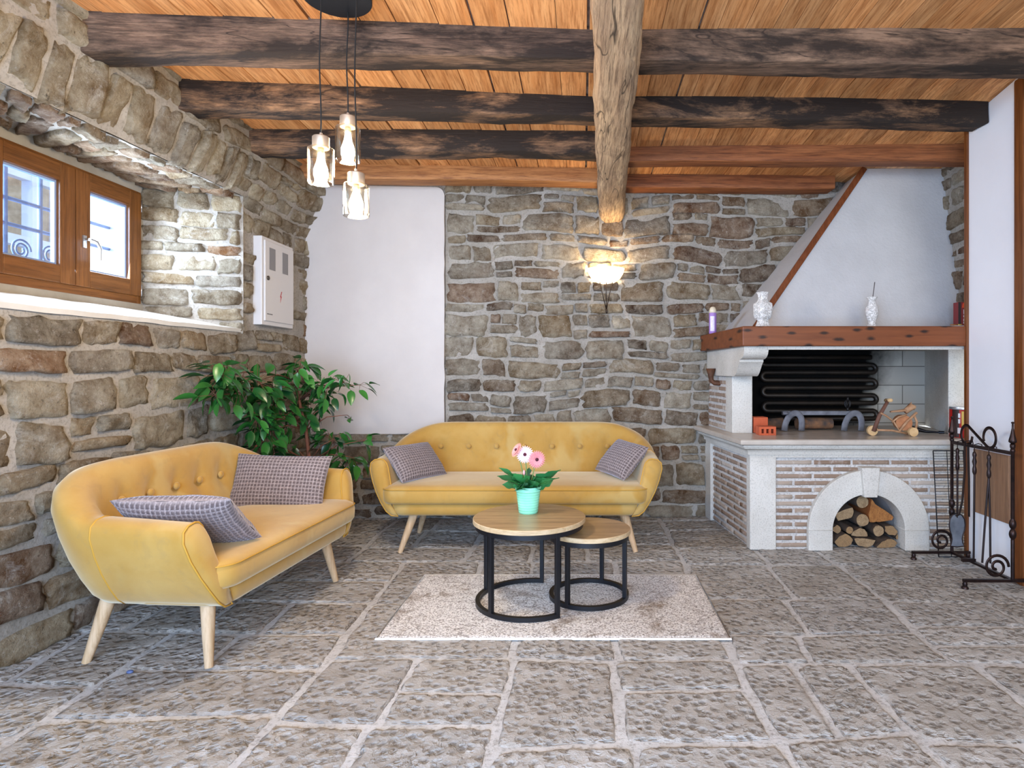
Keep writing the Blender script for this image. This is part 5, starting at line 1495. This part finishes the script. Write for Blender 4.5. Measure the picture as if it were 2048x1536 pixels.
# ---- grill rack leaning on the base
m_wire = simple('black_wire', '#1E1F24', 0.45, 0.6)
GK = thing('grill_rack', 'black wire barbecue grill rack leaning against the right of the brick base', 'grill rack', (2.5, 4.03, 0), world=True)
yA_, yB_ = 4.00, 4.052
zt_ = 0.705
b = B()
rk = lambda x, z: (x, lerp(yA_, yB_, z / zt_), z)
b.tube([rk(2.375, 0.004), rk(2.368, zt_)], 0.004, 6); b.tube([rk(2.68, 0.004), rk(2.68, zt_)], 0.004, 6); b.tube([rk(2.368, zt_), rk(2.68, zt_)], 0.004, 6); b.tube([rk(2.375, 0.004), rk(2.68, 0.004)], 0.004, 6)
b.build('rack_frame', m_wire, GK)
for k in range(38):
    z = 0.02 + k * 0.018; B().tube([rk(2.37, z), rk(2.68, z)], 0.0016, 5).build('rack_wire', m_wire, GK)
for x in (2.46, 2.57): B().tube([rk(x, 0.004), rk(x, zt_)], 0.0026, 5).build('rack_wire', m_wire, GK)

# ---- tool stand
m_bronze = simple('bronzed_iron', '#3B2A26', 0.38, 0.75, c2='#22191A', scale=20)
TS = thing('fire_tool_stand', 'wrought iron fire tool stand with two finial posts and scrolls beside the white partition', 'tool stand', (2.44, 3.70, 0), world=True)
RP, FPp = (2.432, 3.95), (2.452, 3.42)
def post(x, y, ztop):
    b = B(); n = 12
    pr = [(0.010, 0.05), (0.010, 0.28)]
    # twisted knops
    for k in range(13): t = k / 12; pr.append((0.009 + 0.010 * abs(sin(t * 2 * pi)) ** 0.8, 0.285 + 0.115 * t))
    pr += [(0.010, 0.405), (0.0098, 0.78), (0.013, 0.785), (0.013, 0.795), (0.010, 0.80), (0.014, 0.81), (0.014, 0.825), (0.009, 0.83)]
    b.lathe(pr, 14, 0, TR(x, y, 0)); o = b.build('post', m_bronze, TS, ang=50)
    B().lathe([(0.010, 0.83), (0.021, 0.84), (0.020, 0.85), (0.011, 0.885), (0.005, 0.92), (0.0045, ztop - 0.012), (0.008, ztop - 0.008), (0.008, ztop - 0.003), (0.003, ztop)], 14, 0, TR(x, y, 0)).build('finial', m_bronze, o, ang=60)
post(RP[0], RP[1], 0.945); post(FPp[0], FPp[1], 0.955)
def flatbar(b, p, q, w=0.016, h=0.012):
    d = Vector(q) - Vector(p); L = d.length
    b.box((-w / 2, -h / 2, 0), (w / 2, h / 2, L), 0, align(p, q))
def spiral(cx, y, cz, r, a0, turns, dirn, plane='x'):
    pts = []
    for k in range(44):
        t = k / 43; a = a0 + dirn * turns * 2 * pi * t; rr = r * (1 - 0.82 * t ** 1.2)
        cxx = cx + (r - rr) * 0.0
        pts.append((cxx + rr * cos(a), y, cz + rr * sin(a)) if plane == 'x' else (y, cxx + rr * cos(a), cz + rr * sin(a)))
    return pts
for (x, y, xr) in ((RP[0], RP[1], 2.55), (FPp[0], FPp[1], 2.70)):
    b = B(); b.box((2.17, y - 0.009, 0.042), (xr, y + 0.009, 0.058)); fb = b.build('foot_bar', m_bronze, TS, smooth=False)
    for xx in (2.18, xr - 0.012):
        B().lathe([(0.014, 0.0), (0.019, 0.004), (0.019, 0.012), (0.012, 0.02), (0.014, 0.03), (0.010, 0.042)], 14, 0, TR(xx, y, 0)).build('foot_knob', m_bronze, fb, ang=50)
    r = 0.070; B().tube(spiral(2.36, y, 0.128, r, 0, 1.75, 1), 0.006, 6, flat=(0.7, 1.4)).build('scroll', m_bronze, TS)
b = B(); flatbar(b, (RP[0], RP[1], 0.05), (FPp[0], FPp[1], 0.05), 0.02, 0.014); b.build('base_bar', m_bronze, TS, smooth=False)
b = B(); flatbar(b, (RP[0], RP[1], 0.775), (FPp[0], FPp[1], 0.775), 0.014, 0.02); b.build('hanging_rail', m_bronze, TS, smooth=False)
yL, zL, yR_, zR = 3.815, 0.838, 3.605, 0.842
loop1 = [(2.443, yL - 0.055 * cos(radians(a)), zL + 0.060 * sin(radians(a))) for a in [lerp(-5, -285, k / 31) for k in range(32)]]
loop2 = [(2.446, yR_ - 0.055 * cos(radians(a)), zR + 0.060 * sin(radians(a))) for a in [lerp(-125, 205, k / 31) for k in range(32)]]
B().tube(loop1 + loop2, 0.006, 6, flat=(1.8, 0.6)).build('top_scroll', m_bronze, TS)

m_tool = simple('dark_tool_steel', '#2A2527', 0.4, 0.7, c2='#3B2B27', scale=16)
def hook_handle(b, x, y, zt=0.76):
    b.lathe([(0.004, zt - 0.012), (0.010, zt - 0.02), (0.012, zt - 0.035), (0.008, zt - 0.05), (0.013, zt - 0.075), (0.008, zt - 0.10), (0.012, zt - 0.12), (0.012, zt - 0.14), (0.007, zt - 0.155)][::-1], 12, 0, TR(x, y, 0))
    b.tube([(x, y, zt - 0.014), (x, y, zt + 0.03), (x + 0.024, y, zt + 0.036), (x + 0.046, y, zt + 0.03), (x + 0.046, y, zt + 0.008)], 0.003, 6)
sh_x, sh_y = 2.412, 3.86
ST = thing('fire_shovel', 'iron ash shovel with grey fish-shaped blade hanging at the rear of the tool stand', 'shovel', (sh_x, sh_y, 0.1), world=True)
b = B(); hook_handle(b, sh_x, sh_y); b.tube([(sh_x, sh_y, 0.62), (sh_x, sh_y, 0.36), (sh_x - 0.004, sh_y, 0.30)], 0.006, 8); b.build('handle', m_bronze, ST, ang=50)
poly = [(0.012, 0.325), (0.03, 0.318), (0.046, 0.29), (0.05, 0.255), (0.046, 0.22), (0.036, 0.19), (0.032, 0.165), (0.036, 0.14), (0.042, 0.118), (0.0, 0.112)]
poly = poly + [(-x, z) for x, z in reversed(poly[:-1])]
b = B(); n = len(poly)
for yy in (-0.004, 0.004):
    for x, z in poly: b.v.append((sh_x - 0.004 + x, sh_y + yy - 0.03 * (1 - ((z - 0.22) / 0.12) ** 2) * 0.0, z)); b.a.append(0)
b.f += [tuple(range(n)), tuple(reversed(range(n, 2 * n)))]; b.m += [0, 0]
for k in range(n): k2 = (k + 1) % n; b.f.append((k2, k, n + k, n + k2)); b.m.append(0)
bl = b.build('blade', simple('ashy_blade', '#7F848C', 0.55, 0.4, c2='#5B6068', scale=12), ST, smooth=False)
B().tube([(sh_x - 0.004 + x * 1.02, sh_y - 0.004, z) for x, z in poly], 0.004, 6, closed=True).build('blade_rim', m_tool, bl)
def fire_tool(name, lab, cat, y, parts):
    T = thing(name, lab, cat, (2.43, y, 0.1), world=True)
    for nm, fn in parts: b = B(); fn(b); b.build(nm, m_tool, T, ang=50)
fire_tool('bent_strap_tongs', 'long flat iron strap tongs hanging next to the ash shovel', 'tongs', 3.80, [
    ('strap', lambda b: b.tube([(2.42, 3.80, 0.77), (2.42, 3.80, 0.60), (2.405, 3.80, 0.42), (2.385, 3.80, 0.335), (2.365, 3.80, 0.325)], 0.010, 6, flat=(1.0, 0.4))),
    ('strap', lambda b: b.tube([(2.42, 3.765, 0.77), (2.425, 3.765, 0.55), (2.425, 3.765, 0.33)], 0.010, 6, flat=(1.0, 0.4))),
    ('hook', lambda b: b.tube([(2.42, 3.80, 0.765), (2.42, 3.79, 0.80), (2.46, 3.785, 0.805), (2.462, 3.78, 0.78)], 0.004, 6))])
fire_tool('fire_rake', 'slim iron rake with turned handle hanging in front of the brown board', 'fire tool', 3.70, [
    ('handle', lambda b: hook_handle(b, 2.417, 3.70)), ('shaft', lambda b: b.tube([(2.417, 3.70, 0.62), (2.412, 3.70, 0.08)], 0.006, 8)), ('rake_head', lambda b: b.box((2.34, 3.69, 0.068), (2.42, 3.71, 0.088)))])
fire_tool('fire_tongs', 'iron tongs with two straight legs hanging nearest the front post of the stand', 'tongs', 3.575, [
    ('handle', lambda b: hook_handle(b, 2.421, 3.575)), ('leg', lambda b: b.tube([(2.421, 3.575, 0.62), (2.403, 3.58, 0.36), (2.385, 3.58, 0.10)], 0.006, 8)), ('leg', lambda b: b.tube([(2.421, 3.575, 0.62), (2.425, 3.57, 0.36), (2.427, 3.57, 0.10)], 0.006, 8))])
# brown board on the partition
BP = thing('brown_board', 'smooth brown wooden board fixed low on the white partition behind the fire tools', 'board', (2.56, 3.77, 0.53), world=True)
b = B().box((2.556, 3.60, 0.325), (2.5695, 3.925, 0.735)); bevel(b.build('panel', wood('brown_veneer', '#A07A5C', '#8C684C', '#7A5840', 'Z', knots=False, bs=0.03, rough=0.35), BP, smooth=False), 0.002)
